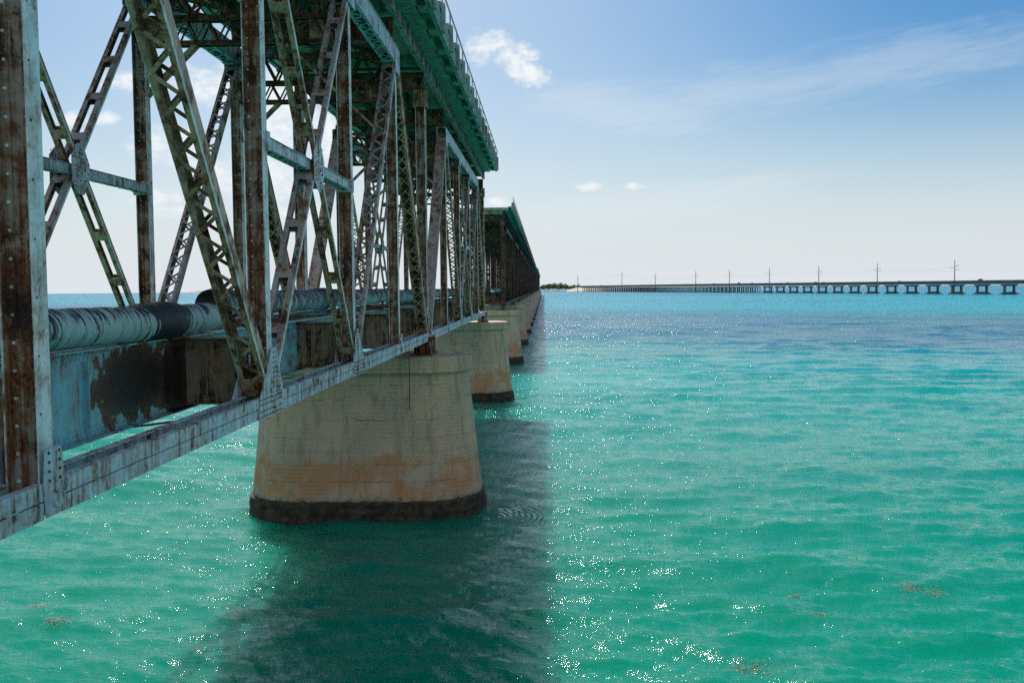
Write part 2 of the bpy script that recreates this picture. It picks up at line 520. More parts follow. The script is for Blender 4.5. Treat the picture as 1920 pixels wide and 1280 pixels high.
def link(name, data, material=None, parent=None, loc=None):
    o = bpy.data.objects.new(name, data)
    COL.objects.link(o)
    if material and data is not None and not data.materials:
        data.materials.append(material)
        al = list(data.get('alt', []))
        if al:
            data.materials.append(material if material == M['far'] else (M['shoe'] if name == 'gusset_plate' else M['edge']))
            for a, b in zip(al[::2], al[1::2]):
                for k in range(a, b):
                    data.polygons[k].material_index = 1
    if parent:
        o.parent = parent
    if loc:
        o.location = loc
    return o


def tag(o, label=None, cat=None, group=None, kind=None):
    if label: o['label'] = label
    if cat: o['category'] = cat
    if group: o['group'] = group
    if kind: o['kind'] = kind
    return o


def copy_tree(o, parent=None):
    c = o.copy()
    COL.objects.link(c)
    c.parent = parent
    for ch in [x for x in list(COL.objects) if x.parent == o]:
        copy_tree(ch, c)
    return c


# ------------------------------------------------------------------ truss span
CX = -7.39          # centre line of the spans
L = 7.655           # panel
SPAN = 5 * L
PITCH = 39.15
Y1 = 1.45
ZB = 6.40           # pier top
XT = 2.52           # truss planes
ZC0, ZC1 = 6.97, 7.304
ZT0, ZT1 = 16.28, 16.85


def member(mb, x, y0, z0, y1, z1, gap, depth, top, bot, pitch=0.42, lace=0.055, fl=0.075, wt=0.016, riv=False, edge=False):
    """built-up member in a truss plane: two side webs with flanges, joined above and below by lacing, plate or battens"""
    p, q = Vector((x, y0, z0)), Vector((x, y1, z1))
    d = (q - p).normalized()
    X = Vector((1, 0, 0))
    n = d.cross(X)
    if n.z < 0 or (abs(n.z) < 1e-6 and n.y > 0):
        n = -n
    Lm = (q - p).length
    for s in (-1, 1):
        o = X * (s * gap)
        mb.bar(p + o, q + o, wt, depth, X)
        if edge:
            oe = X * (s * (gap + wt / 2 + 0.004))
            mb.mark(lambda: mb.bar(p + oe - n * (depth / 2 - 0.03), q + oe - n * (depth / 2 - 0.03), 0.010, 0.06, X))  # pale strip, sky light painted along the web
        for t in (-1, 1):
            oo = X * (s * (gap - fl / 2 - wt / 2))
            oo = oo + n * (t * (depth / 2 - 0.007))
            mb.bar(p + oo, q + oo, fl, 0.014, X)
    for t, style in ((1, top), (-1, bot)):
        off = n * (t * (depth / 2 + 0.007))
        g = gap - 0.03
        if style == 'cover':
            mb.bar(p + off + n * (t * 0.002), q + off + n * (t * 0.002), gap * 2 + 0.07, 0.012, X)
            if riv:
                for s in (-1, 1):
                    mb.rivets(p + off + n * (t * 0.008) + X * (s * (gap - 0.02)), q + off + n * (t * 0.008) + X * (s * (gap - 0.02)), 0.3, n * t)
        elif style in ('zig', 'X'):
            k = max(2, int(Lm / pitch))
            for i in range(k):
                a, b_ = p.lerp(q, (i + 0.0) / k), p.lerp(q, (i + 1.0) / k)
                s = 1 if i % 2 else -1
                mb.bar(a + off + X * (s * g), b_ + off - X * (s * g), lace, 0.012, X)
                if style == 'X':
                    mb.bar(a + off * 1.06 - X * (s * g), b_ + off * 1.06 + X * (s * g), lace, 0.010, X)
                if riv:
                    mb.rivet(a + off + n * (t * 0.008) + X * (s * g), n * t, 0.028, 0.022)
            for e in (0.012, 0.955):   # end tie plates
                a = p.lerp(q, e)
                b_ = p.lerp(q, e + 0.033)
                mb.bar(a + off * 1.1, b_ + off * 1.1, gap * 2, 0.012, X)
        elif style == 'batten':
            k = max(2, int(Lm / pitch))
            for i in range(k + 1):
                a = p.lerp(q, min(max(i / k, 0.03), 0.97))
                mb.bar(a + off - d * 0.11, a + off + d * 0.11, gap * 2, 0.012, X)
                if riv:
                    for s in (-1, 1):
                        for u in (-0.06, 0.06):
                            mb.rivet(a + off + d * u + X * (s * (gap - 0.04)) + n * (t * 0.006), n * t, 0.018, 0.014)


def post_mesh(z0, z1, w=0.160, h=0.135, step=0.26, rich=True):
    mb = MB()
    mb.box(-w + 0.012, w - 0.012, -0.006, 0.006, z0, z1)                 # web, faces along the bridge
    for s in (-1, 1):
        a, b = sorted((s * w, s * (w - 0.012)))
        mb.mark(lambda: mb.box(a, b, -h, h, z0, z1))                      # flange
        for t in (-1, 1):
            # root angles riveted to the web
            a, b = sorted((s * (w - 0.012), s * (w - 0.10)))
            c, e = sorted((t * 0.006, t * 0.020))
            mb.box(a, b, c, e, z0, z1)
            if rich:
                mb.mark(lambda: mb.rivets((s * (w - 0.062), t * 0.020, z0 + 0.1), (s * (w - 0.062), t * 0.020, z1 - 0.1), step, (0, t, 0), 0.022))  # pale slot paints a highlight on the rivet heads
                if t < 0:
                    a, b = sorted((s * (w - 0.012), s * (w - 0.026)))
                    mb.box(a, b, -h + 0.02, -0.022, z0, z1)
        if rich:
            mb.rivets((s * w, -0.07, z0 + 0.2), (s * w, -0.07, z1 - 0.2), step * 2, (s, 0, 0), 0.016)
    return mb


def span_parts():
    """yields (name, material key, MB) in span coordinates: x across, y along, z world"""
    P = []

    def add(n, mk, mb):
        P.append((n, mk, mb))

    for s in (1, -1):
        x = XT * s
        # bottom chord: two planes of plates
        mb = MB()
        for i in range(5):
            y0, y1 = i * L + 0.16, (i + 1) * L - 0.16
            for g in (-0.205, 0.205):
                mb.box(x + g - 0.012, x + g + 0.012, y0, y1, 7.145, ZC1)
                mb.box(x + g - 0.011, x + g + 0.011, y0 + 0.02, y1 - 0.02, ZC0, 7.128)
                k = -1 if g < 0 else 1
                a, b = sorted((x + g - k * 0.014, x + g - k * 0.09))
                mb.box(a, b, y0, y1, ZC1 - 0.016, ZC1 - 0.003)
                mb.box(a, b, y0, y1, ZC0 + 0.003, ZC0 + 0.016)
            for k in range(5):
                yy = y0 + (k + 0.5) * (y1 - y0) / 5
                mb.box(x - 0.15, x + 0.15, yy - 0.11, yy + 0.11, ZC0 - 0.012, ZC0 - 0.001)
        for i in range(6):
            yy = i * L
            mb.box(x - 0.18, x - 0.15, yy - 0.5, yy + 0.5, 6.99, 7.26)
            mb.box(x + 0.15, x + 0.18, yy - 0.5, yy + 0.5, 6.99, 7.26)
            mb.tube((x - 0.27, yy, 7.13), (x + 0.27, yy, 7.13), 0.075, n=10)
        add('bottom_chord', 'chord', mb)
        # top chord
        mb = MB()
        zc, dep = (ZT0 + ZT1) / 2, ZT1 - ZT0 - 0.03
        member(mb, x, L - 0.25, zc, 4 * L + 0.25, zc, 0.20, dep, 'cover', 'zig', 0.33, 0.06)
        for i in range(1, 5):
            mb.box(x - 0.228, x - 0.218, i * L - 0.45, i * L + 0.45, ZT0 - 0.28, ZT1 - 0.05)
            mb.box(x + 0.218, x + 0.228, i * L - 0.45, i * L + 0.45, ZT0 - 0.28, ZT1 - 0.05)
        add('top_chord', 'chord', mb)
        # inclined end posts
        for (ya, yb) in ((0.05, L), (5 * L - 0.05, 4 * L)):
            mb = MB()
            member(mb, x, ya, 7.15, yb, 16.50, 0.20, 0.40, 'cover', 'X', 0.42, 0.05, riv=True)
            add('end_post', 'paint' if ya < 1 else 'diag', mb)
        # main diagonals
        mb = MB()
        member(mb, x, L + 0.1, 16.4, 2 * L - 0.08, 7.3, 0.20, 0.30, 'zig', 'zig', 0.31, 0.06, 0.06, riv=True, edge=True)
        add('laced_diagonal', 'diag', mb)
        mb = MB()
        member(mb, x, 4 * L - 0.1, 16.4, 3 * L + 0.08, 7.3, 0.20, 0.26, 'zig', 'zig', 0.31, 0.055, 0.06, riv=True)
        add('laced_diagonal', 'paint', mb)
        # crossed counters of the middle panel
        for (za, zb, dx) in ((7.35, 16.35, 0.0), (16.35, 7.35, 0.012)):
            mb = MB()
            member(mb, x + dx, 2 * L + 0.08, za, 3 * L - 0.08, zb, 0.18 - dx, 0.13, 'batten', 'batten', 1.25, 0.05, 0.08, riv=True, edge=True)
            add('counter_brace', 'diag' if za > 10 else 'paint', mb)
        mb = MB()
        member(mb, x, 2 * L + 0.15, 11.62, 3 * L - 0.15, 11.62, 0.12, 0.19, 'cover', 'zig', 0.35, 0.05)
        for yy in (2 * L + 0.03, 3 * L - 0.17):
            mb.box(x - 0.21, x + 0.21, yy, yy + 0.14, 11.46, 11.78)
        add('middle_strut', 'chord', mb)
        # gussets
        mb = MB()
        ym = 2.5 * L
        for g in (0.213 if s > 0 else -0.224,):
            mb.prism([(ym - 0.46, 11.3), (ym - 0.12, 11.12), (ym + 0.12, 11.12), (ym + 0.46, 11.5), (ym + 0.46, 11.78), (ym + 0.12, 12.18), (ym - 0.12, 12.18), (ym - 0.46, 11.9)], x + g, x + g + 0.011)
        for k in range(34):
            yy = ym + random.uniform(-0.38, 0.38)
            zz = 11.65 + random.uniform(-0.4, 0.4)
            for sg in (s,):
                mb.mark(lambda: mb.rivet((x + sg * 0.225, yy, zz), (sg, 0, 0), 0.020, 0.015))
        add('gusset_plate', 'chord', mb)
        mi = MB()
        g = -0.224 if s > 0 else 0.213
        mi.prism([(ym - 0.40, 11.3), (ym - 0.12, 11.12), (ym + 0.12, 11.12), (ym + 0.40, 11.5), (ym + 0.40, 11.78), (ym + 0.12, 12.18), (ym - 0.12, 12.18), (ym - 0.40, 11.9)], x + g, x + g + 0.011)
        for k in range(34):
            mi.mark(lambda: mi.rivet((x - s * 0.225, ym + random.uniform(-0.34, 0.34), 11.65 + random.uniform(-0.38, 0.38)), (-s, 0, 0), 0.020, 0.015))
        add('gusset_plate', 'chord', mi)
        for i in range(1, 5):
            mb = MB()
            y = i * L
            if i in (2, 3):
                k = 1 if i == 2 else -1
                poly = [(y - k * 0.95, 6.95), (y + k * 0.52, 6.95), (y + k * 0.52, 7.42), (y + k * 0.16, 8.1), (y - k * 0.10, 8.1), (y - k * 0.85, 7.32)]
                if k < 0:
                    poly.reverse()
            else:
                poly = [(y - 0.17, 6.98), (y + 0.17, 6.98), (y + 0.2, 7.3), (y + 0.15, 7.62), (y - 0.15, 7.62), (y - 0.2, 7.3)]
            g = 0.223 if s > 0 else -0.235
            mb.prism(poly, x + g, x + g + 0.012)
            mi = MB()
            g = -0.235 if s > 0 else 0.223
            mi.prism(poly, x + g, x + g + 0.012)
            add('gusset_plate', 'chord', mi)
            for sg in (s,):
                X0 = x + sg * 0.236
                n_riv = len(mb.f)
                if i in (2, 3):
                    k = 1 if i == 2 else -1
                    mb.rivets((X0, y - 0.10 * k, 7.0), (X0, y - 0.06 * k, 8.02), 0.085, (sg, 0, 0), 0.017)
                    mb.rivets((X0, y + 0.10 * k, 7.0), (X0, y + 0.10 * k, 8.02), 0.085, (sg, 0, 0), 0.017)
                    for zz in (7.0, 7.09, 7.2, 7.28):
                        mb.rivets((X0, y - 0.85 * k, zz), (X0, y + 0.45 * k, zz), 0.10, (sg, 0, 0), 0.017)
                    mb.rivets((X0, y + 0.42 * k, 7.32), (X0, y + 0.22 * k, 7.75), 0.09, (sg, 0, 0), 0.017)
                else:
                    for yy in (-0.1, 0.1):
                        mb.rivets((X0, y + yy, 7.32), (X0, y + yy, 7.58), 0.085, (sg, 0, 0), 0.017)
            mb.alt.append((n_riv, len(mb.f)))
            add('gusset_plate', 'chord', mb)
        # posts
        for i in range(1, 5):
            pm = post_mesh(7.2, 16.3)
            pm.v = [(a + x, b + i * L, c) for a, b, c in pm.v]
            add('post', 'post', pm)
        for yy in (-0.05, 5 * L + 0.02):
            pm = post_mesh(7.0, 17.0, 0.19, 0.16, 0.3, False)
            pm.box(-0.26, 0.26, -0.24, 0.24, 16.35, 17.02)
            pm.v = [(a + x * 0.985 , b + (0.34 if yy > 1 else -0.34) + yy, c) for a, b, c in pm.v]
            add('end_column', 'post', pm)
        # shoes
        for yy in (0.1, 5 * L - 0.1):
            mb = MB()
            mb.prism([(yy - 0.42, ZB), (yy + 0.42, ZB), (yy + 0.13, 7.02), (yy - 0.13, 7.02)], x - 0.10, x + 0.10)
            for g in (-0.34, -0.23, 0.2, 0.31):
                mb.prism([(yy - 0.44, ZB), (yy + 0.44, ZB), (yy + 0.16, 7.0), (yy - 0.16, 7.0)], x + g, x + g + 0.03)
            mb.box(x - 0.42, x + 0.42, yy - 0.5, yy + 0.5, ZB + 0.001, ZB + 0.07)
            mb.tube((x - 0.36, yy, 7.05), (x + 0.36, yy, 7.05), 0.10, n=10)
            add('bearing_shoe', 'shoe', mb)

    # old railway floor: plate girders
    for i in range(6):
        y = i * L + (0.55 if i == 0 else (-0.55 if i == 5 else 0))
        mb = MB()
        mb.box(-2.36, 2.36, y - 0.008, y + 0.008, 7.16, 8.26)
        for z0, z1 in ((7.14, 7.16), (8.26, 8.28)):
            mb.box(-2.36, 2.36, y - 0.16, y + 0.16, z0, z1)
        for z0, z1 in ((7.162, 7.29), (8.13, 8.258)):
            mb.box(-2.35, 2.35, y - 0.024, y + 0.024, z0, z1)
        for xx in (-2.1, -1.62, -0.75, 0, 0.75, 1.62, 2.1):
            mb.box(xx - 0.012, xx + 0.012, y - 0.12, y + 0.12, 7.295, 8.125)
        mb.rivets((-2.3, y - 0.024, 7.23), (2.3, y - 0.024, 7.23), 0.12, (0, -1, 0), 0.016)
        mb.rivets((-2.3, y - 0.024, 8.19), (2.3, y - 0.024, 8.19), 0.12, (0, -1, 0), 0.016)
        add('floor_beam', 'floor', mb)
    for s in (1, -1):
        x = 1.22 * s
        mb = MB()
        mb.box(x - 0.008, x + 0.008, 0.62, 5 * L - 0.62, 7.11, 8.295)
        mb.box(x - 0.15, x + 0.15, 0.6, 5 * L - 0.6, 8.297, 8.317)
        mb.box(x - 0.15, x + 0.15, 0.6, 5 * L - 0.6, 7.09, 7.108)
        for sg in (-1, 1):
            a, b = sorted((x + sg * 0.008, x + sg * 0.022))
            mb.box(a, b, 0.62, 5 * L - 0.62, 7.112, 7.25)
            mb.box(a, b, 0.62, 5 * L - 0.62, 8.155, 8.293)
        for sg, zz in ((1, 8.19), (1, 8.255), (1, 7.15), (1, 7.21)):
            mb.rivets((x + sg * 0.022, 0.8 + (0.06 if zz in (8.255, 7.15) else 0), zz), (x + sg * 0.022, 5 * L - 0.8, zz), 0.12, (sg, 0, 0), 0.022)
        for i in range(5):
            for f in (0.10, 0.50, 0.88):
                yy = (i + f) * L + (0.4 if i == 0 and f < 0.2 else 0)
                for dy in (0, 0.09) if f == 0.88 else (0,):
                    mb.box(x - 0.10, x + 0.10, yy + dy * 5 - 0.008, yy + dy * 5 + 0.008, 7.252, 8.153)
                    mb.box(x + 0.008, x + 0.022, yy + dy * 5, yy + dy * 5 + 0.09, 7.252, 8.153)
                    mb.rivets((x + 0.022, yy + dy * 5 + 0.05, 7.32), (x + 0.022, yy + dy * 5 + 0.05, 8.1), 0.085, (1, 0, 0), 0.014)
        add('stringer', 'girder', mb)
    # bottom laterals
    for i in range(5):
        mb = MB()
        mb.bar((-2.4, i * L + 0.2, 7.03), (2.4, (i + 1) * L - 0.2, 7.03), 0.12, 0.014, (1, 0, 0))
        mb.bar((2.4, i * L + 0.2, 7.05), (-2.4, (i + 1) * L - 0.2, 7.05), 0.12, 0.014, (1, 0, 0))
        add('lateral_brace', 'dark', mb)
    # sway frames between the trusses
    Y = Vector((0, 1, 0))
    for i in range(1, 5):
        y = i * L
        mb = MB()
        for z, hh in ((16.62, 0.13), (15.75, 0.13), (15.15, 0.11)):
            for dy in (-0.13, 0.13):
                mb.box(-2.4, 2.4, y + dy - 0.05, y + dy + 0.05, z - hh / 2, z - hh / 2 + 0.014)
                mb.box(-2.4, 2.4, y + dy - 0.007, y + dy + 0.007, z - hh / 2 + 0.015, z + hh / 2)
        for dy in (-0.155, 0.155):
            k = 12
            for j in range(k):
                xa, xb = -2.4 + 4.8 * j / k, -2.4 + 4.8 * (j + 1) / k
                mb.bar((xa, y + dy, 15.8 if j % 2 else 16.6), (xb, y + dy, 16.6 if j % 2 else 15.8), 0.07, 0.012, (0, 0, 1))
            k = 18
            for j in range(k):
                xa, xb = -2.4 + 4.8 * j / k, -2.4 + 4.8 * (j + 1) / k
                mb.bar((xa, y + dy, 15.17 if j % 2 else 15.68), (xb, y + dy, 15.68 if j % 2 else 15.17), 0.05, 0.012, (0, 0, 1))
        add('sway_frame', 'dark', mb)
        for s in (1, -1):
            mb = MB()
            for dy in (-0.1, 0.1):
                mb.bar((s * 2.38, y + dy, 13.9), (s * 1.1, y + dy, 15.12), 0.09, 0.08, (0, 1, 0))
            for j in range(7):
                a = Vector((s * 2.38, y, 13.9)).lerp(Vector((s * 1.1, y, 15.12)), j / 7)
                b = Vector((s * 2.38, y, 13.9)).lerp(Vector((s * 1.1, y, 15.12)), (j + 1) / 7)
                k = 0.1 if j % 2 else -0.1
                mb.bar((a.x, y + k, a.z), (b.x, y - k, b.z), 0.05, 0.012, (0, 1, 0))
            mb.prism([(y - 0.006, 15.1), (y + 0.006, 15.1), (y + 0.006, 15.7), (y - 0.006, 15.7)], min(s * 2.38, s * 1.7), max(s * 2.38, s * 1.7))
            add('knee_brace', 'diag', mb)
    # top laterals, laced, both ways in every panel
    for i in range(1, 4):
        for s in (1, -1):
            mb = MB()
            p, q = Vector((-2.4 * s, i * L + 0.1, 16.4)), Vector((2.4 * s, (i + 1) * L - 0.1, 16.4))
            d = (q - p).normalized()
            nn = d.cross(Vector((0, 0, 1)))
            for dz in (-0.16, 0.16):
                for k in (-0.10, 0.10):
                    mb.bar(p + nn * k + Vector((0, 0, dz + 0.01 * s)), q + nn * k + Vector((0, 0, dz + 0.01 * s)), 0.08, 0.05, nn)
            k = 26
            for j in range(k):
                a, b = p.lerp(q, j / k), p.lerp(q, (j + 1) / k)
                u = 0.15 if j % 2 else -0.15
                for w in (-0.13, 0.13):
                    mb.bar(a + nn * w + Vector((0, 0, u)), b + nn * w - Vector((0, 0, u)), 0.045, 0.012, (0, 0, 1))
            add('top_lateral', 'dark', mb)
    # steel carrying the road deck
    ys = [-0.38] + [i * L for i in range(1, 5)] + [5 * L + 0.38]
    for n_, y in enumerate(sorted(ys)):
        mb = MB()
        mb.box(-2.62, 2.62, y - 0.01, y + 0.01, 17.06, 17.72)
        mb.box(-2.62, 2.62, y - 0.14, y + 0.14, 17.03, 17.058)
        mb.box(-2.62, 2.62, y - 0.14, y + 0.14, 17.722, 17.75)
        for xx in (-2.5, -1.2, 0, 1.2, 2.5):
            mb.box(xx - 0.01, xx + 0.01, y - 0.12, y + 0.12, 17.06, 17.72)
        if L - 1 < y < 4 * L + 1:
            for s in (1, -1):
                mb.box(s * XT - 0.14, s * XT + 0.14, y - 0.12, y + 0.12, ZT1 + 0.005, 17.028)
        add('deck_beam', 'dark', mb)
    for xx in (-2.68, -0.95, 0.95, 2.68):
        mb = MB()
        y0, y1 = -0.4, 5 * L + 0.4
        mb.box(xx - 0.008, xx + 0.008, y0, y1, 17.78, 18.30)
        mb.box(xx - 0.10, xx + 0.10, y0, y1, 17.755, 17.778)
        mb.box(xx - 0.10, xx + 0.10, y0, y1, 18.302, 18.33)
        if abs(xx) > 2:
            k = int((y1 - y0) / 1.28)
            for j in range(k + 1):
                yy = y0 + 0.05 + j * (y1 - y0 - 0.1) / k
                mb.box(xx - 0.08, xx + 0.08, yy - 0.006, yy + 0.006, 17.78, 18.30)
        add('deck_stringer', 'paint' if abs(xx) > 2 else 'dark', mb)
    return P


def build_span(parts, y, label, group, matmap=None):
    root = link('truss_span', None, loc=(CX, y, ZB))
    tag(root, label, 'bridge span', group)
    for n, mk, mb in parts:
        mk = matmap or mk
        link(n, mb.mesh(n, -ZB), M[mk], root)
    return root


parts = span_parts()
G_SP = 'steel truss spans of the old bridge'
span1 = build_span(parts, Y1, 'nearest steel truss span, its heavy riveted post at the left edge of the photo', G_SP)
span2 = copy_tree(span1)
span2.location.y = Y1 + PITCH
span2['label'] = 'second truss span, between the nearest pier and the pier with the sunlit orange top'


ORD = ['first', 'second', 'third', 'fourth', 'fifth', 'sixth', 'seventh', 'eighth', 'ninth', 'tenth', 'eleventh', 'twelfth', 'thirteenth']


# ------------------------------------------------------------------ road deck on a span
DX = 3.77


def deck_parts(with_posts=True):
    P = []
    y0, y1 = -0.42, SPAN + 0.42
    mb = MB()
    mb.box(-3.22, 3.22, y0, y1, 18.335, 18.60)
    for i in range(6):
        yy = min(max(i * L, y0 + 0.2), y1 - 0.2)
        mb.box(-2.55, 2.55, yy - 0.17, yy + 0.17, 17.93, 18.333)
    P.append(('slab', 'slab', mb))
    mb = MB()
    mb.box(-3.21, 3.21, y0, y1, 18.604, 18.66)
    P.append(('road_surface', 'asphalt', mb))
    n = 13
    st = (y1 - y0) / n
    for s in (1, -1):
        mb = MB()
        a, b = sorted((s * 3.22, s * (DX - 0.16)))
        mb.box(a, b, y0, y1, 18.64, 18.78)
        a1, b1 = sorted((s * 3.222, s * 3.30))
        a2, b2 = sorted((s * 3.301, s * (DX - 0.16)))
        for j in range(n):
            yy = y0 + (j + 0.72) * st
            mb.box(a1, b1, y0 + (j + 0.0) * st + 0.05, yy - 0.42, 18.36, 18.638)
            mb.box(a2, b2, yy - 0.42, yy + 0.42, 18.36, 18.638)
        P.append(('bracket_row', 'slab', mb))
        mb = MB()
        a, b = sorted((s * (DX - 0.158), s * DX))
        mb.box(a, b, y0, y1, 18.35, 18.95)
        a, b = sorted((s * (DX - 0.13), s * (DX - 0.03)))
        mb.box(a, b, y0, y1, 18.953, 19.18)
        P.append(('parapet', 'parapet', mb))
        for j in range(n):
            yy = y0 + (j + 0.72) * st
            mb = MB()
            a, b = sorted((s * (DX + 0.003), s * (DX + 0.13)))
            mb.box(a, b, yy - 0.19, yy + 0.19, 18.36, 19.36)
            a, b = sorted((s * (DX - 0.17), s * (DX - 0.0)))
            mb.box(a, b, yy - 0.24, yy + 0.24, 19.183, 19.42)
            P.append(('parapet_post', 'parapet', mb))
        mb = MB()
        xr = s * (DX + 0.03)
        mb.tube((xr, y0, 19.88), (xr, y1, 19.88), 0.035, n=6)
        P.append(('handrail', 'white_metal', mb))
        for j in range(n):
            yy = y0 + (j + 0.72) * st
            mb = MB()
            mb.tube((xr, yy, 19.3), (xr, yy, 19.86), 0.03, n=6)
            P.append(('rail_post', 'white_metal', mb))
    return P


def build_deck(y, label, group):
    root = link('road_deck', None, loc=(CX, y, 18.33))
    tag(root, label, 'bridge deck', group)
    rail = None
    for n, mk, mb in deck_parts():
        o = link(n, mb.mesh(n, -18.33), M[mk], rail if n == 'rail_post' else root)
        if n == 'handrail':
            rail = o
    return root


G_DK = 'concrete road decks on the old bridge'
dk1 = build_deck(Y1, 'stained concrete road deck, tinted green like light off the water, on top of the nearest truss span', G_DK)
dk2 = copy_tree(dk1)
dk2.location.y = Y1 + PITCH
dk2['label'] = 'green road deck over the second span, broken off square above the gap'

# spans beyond the gap: one with parts, the others too far to show them
Y4 = Y1 + 3 * PITCH
span4 = link('truss_span', None, loc=(CX, Y4, ZB))
tag(span4, 'first reddish brown truss span beyond the gap, its open end frame facing us', 'bridge span', G_SP)
for n, mk, mb in parts:
    link(n, mb.mesh(n, -ZB), M['far'], span4)
dk4 = copy_tree(dk1)
dk4.location.y = Y4
dk4['label'] = 'road deck on the first brown span beyond the gap, its end cut square'

whole = MB()
for n, mk, mb in parts:
    whole.add(mb)
# leave out rivets (parts smaller than a few cm) for the far copies
wm = whole.mesh('truss_span', -ZB)
dwhole = MB()
for n, mk, mb in deck_parts():
    dwhole.add(mb)
dm = dwhole.mesh('road_deck', -18.33)
wm.materials.append(M['far'])
dm.materials.append(M['fardeck'])
for k in range(4, 16):
    y = Y1 + k * PITCH
    o = link('truss_span', wm, loc=(CX, y, ZB))
    num = ORD[k - 3]
    tag(o, num + ' brown truss span counting away from the gap', 'bridge span', G_SP)
    o = link('road_deck', dm, loc=(CX, y, 18.33))
    tag(o, 'road deck on the ' + num + ' brown span counting away from the gap', 'bridge deck', G_DK)


# longer, higher spans towards the channel
def long_span():
    mb = MB()
    n, LL = 8, 56.6
    pl = LL / n
    tops = [16.2, 18.4, 19.4, 19.8, 19.4, 18.4, 16.2]
    for s in (1, -1):
        x = 2.9 * s
        mb.box(x - 0.2, x + 0.2, 0, LL, 6.95, 7.3)
        pts = [(0, 7.1)] + [((i + 1) * pl, tops[i]) for i in range(7)] + [(LL, 7.1)]
        for i in range(8):
            mb.bar((x, *pts[i]), (x, *pts[i + 1]), 0.42, 0.5, (1, 0, 0))
        for i in range(1, 8):
            mb.bar((x, i * pl, 7.2), (x, i * pl, 20.2), 0.36, 0.3, (1, 0, 0))
        for i in range(1, 7):
            if i < 4:
                a, b = (i * pl, tops[i - 1]), ((i + 1) * pl, 7.2)
            else:
                a, b = (i * pl, 7.2), ((i + 1) * pl, tops[i])
            mb.bar((x, *a), (x, *b), 0.3, 0.28, (1, 0, 0))
        mb.box(x - 0.1, x + 0.1, -0.2, LL + 0.2, 20.2, 20.75)
        for yy in (0.1, LL - 0.1):
            mb.box(x - 0.2, x + 0.2, yy - 0.2, yy + 0.2, 6.4, 20.2)
    for i in range(9):
        y = min(max(i * pl, 0.2), LL - 0.2)
        mb.box(-2.9, 2.9, y - 0.1, y + 0.1, 7.3, 8.5)
        mb.box(-3.1, 3.1, y - 0.1, y + 0.1, 19.5, 20.1)
        mb.box(-2.9, 2.9, y - 0.15, y + 0.15, 15.2, 15.5)
    return mb


lm = long_span().mesh('truss_span', -ZB)
lm.materials.append(M['far'])
db = MB()
db.box(-3.6, 3.6, -0.3, 56.9, 20.78, 21.2)
for s in (-1, 1):
    a, b = sorted((s * 3.6, s * 3.77))
    db.box(a, b, -0.3, 56.9, 20.8, 21.7)
    for j in range(19):
        yy = 1.2 + j * 3.0
        a, b = sorted((s * 3.78, s * 3.9))
        db.box(a, b, yy - 0.2, yy + 0.2, 20.85, 21.9)
    db.tube((s * 3.7, -0.3, 22.3), (s * 3.7, 56.9, 22.3), 0.04, n=6)
ldm = db.mesh('road_deck', -20.78)
ldm.materials.append(M['fardeck'])
YL = Y1 + 16 * PITCH
for k in range(9):
    o = link('truss_span', lm, loc=(CX, YL + k * 57.2, ZB))
    tag(o, 'far high truss span, at the thin tail end of the old bridge near the shore', 'bridge span', G_SP)
    o = link('road_deck', ldm, loc=(CX, YL + k * 57.2, 20.78))
    tag(o, 'far raised road deck at the thin tail end of the old bridge', 'bridge deck', G_DK)


# ------------------------------------------------------------------ piers
PX = -7.29


def stadium(hx, r, n=14):
    """outline: half length hx over all (x), end radius r (half width in y)"""
    pts = []
    c = hx - r
    for i in range(n + 1):
        t = -math.pi / 2 + math.pi * i / n
        pts.append((c + r * math.cos(t), r * math.sin(t)))
    m_ = 8
    for i in range(1, m_):
        pts.append((c - 2 * c * i / m_, r))
    for i in range(n + 1):
        t = math.pi / 2 + math.pi * i / n
        pts.append((-c + r * math.cos(t), r * math.sin(t)))
    for i in range(1, m_):
        pts.append((-c + 2 * c * i / m_, -r))
    return pts


def loft(levels, rough=0.0):
    mb = MB()
    n = None
    for (hx, r, z) in levels:
        pts = stadium(hx, r)
        n = len(pts)
        for (x, y) in pts:
            k = 1 + (random.uniform(-rough, rough) if rough else 0)
            mb.v.append((x * k, y * k, z))
    for l in range(len(levels) - 1):
        for i in range(n):
            j = (i + 1) % n
            mb.f.append((l * n + i, l * n + j, (l + 1) * n + j, (l + 1) * n + i))
    mb.f.append(tuple(reversed(range(n))))
    mb.f.append(tuple((len(levels) - 1) * n + i for i in range(n)))
    return mb


def pier_parts():
    sh = [(4.72 - 0.52 * k / 8, 2.55 - 0.62 * k / 8, 0.86 + 4.88 * k / 8) for k in range(9)]
    sh = [(4.76, 2.6, -0.5)] + sh
    cap = [(4.27, 2.02, 5.74), (4.35, 2.10, 5.80), (4.35, 2.10, 6.36), (4.31, 2.06, 6.40)]
    foot = [(4.98, 2.88, -2.5), (4.96, 2.84, -0.3), (4.93, 2.80, 0.1), (4.87, 2.74, 0.28), (4.89, 2.76, 0.45), (4.84, 2.71, 0.6), (4.84, 2.70, 0.80), (4.72, 2.6, 0.86)]
    return [('shaft', 'pier', loft(sh)), ('cap', 'pier', loft(cap)), ('footing', 'footing', loft(foot, 0.012))]


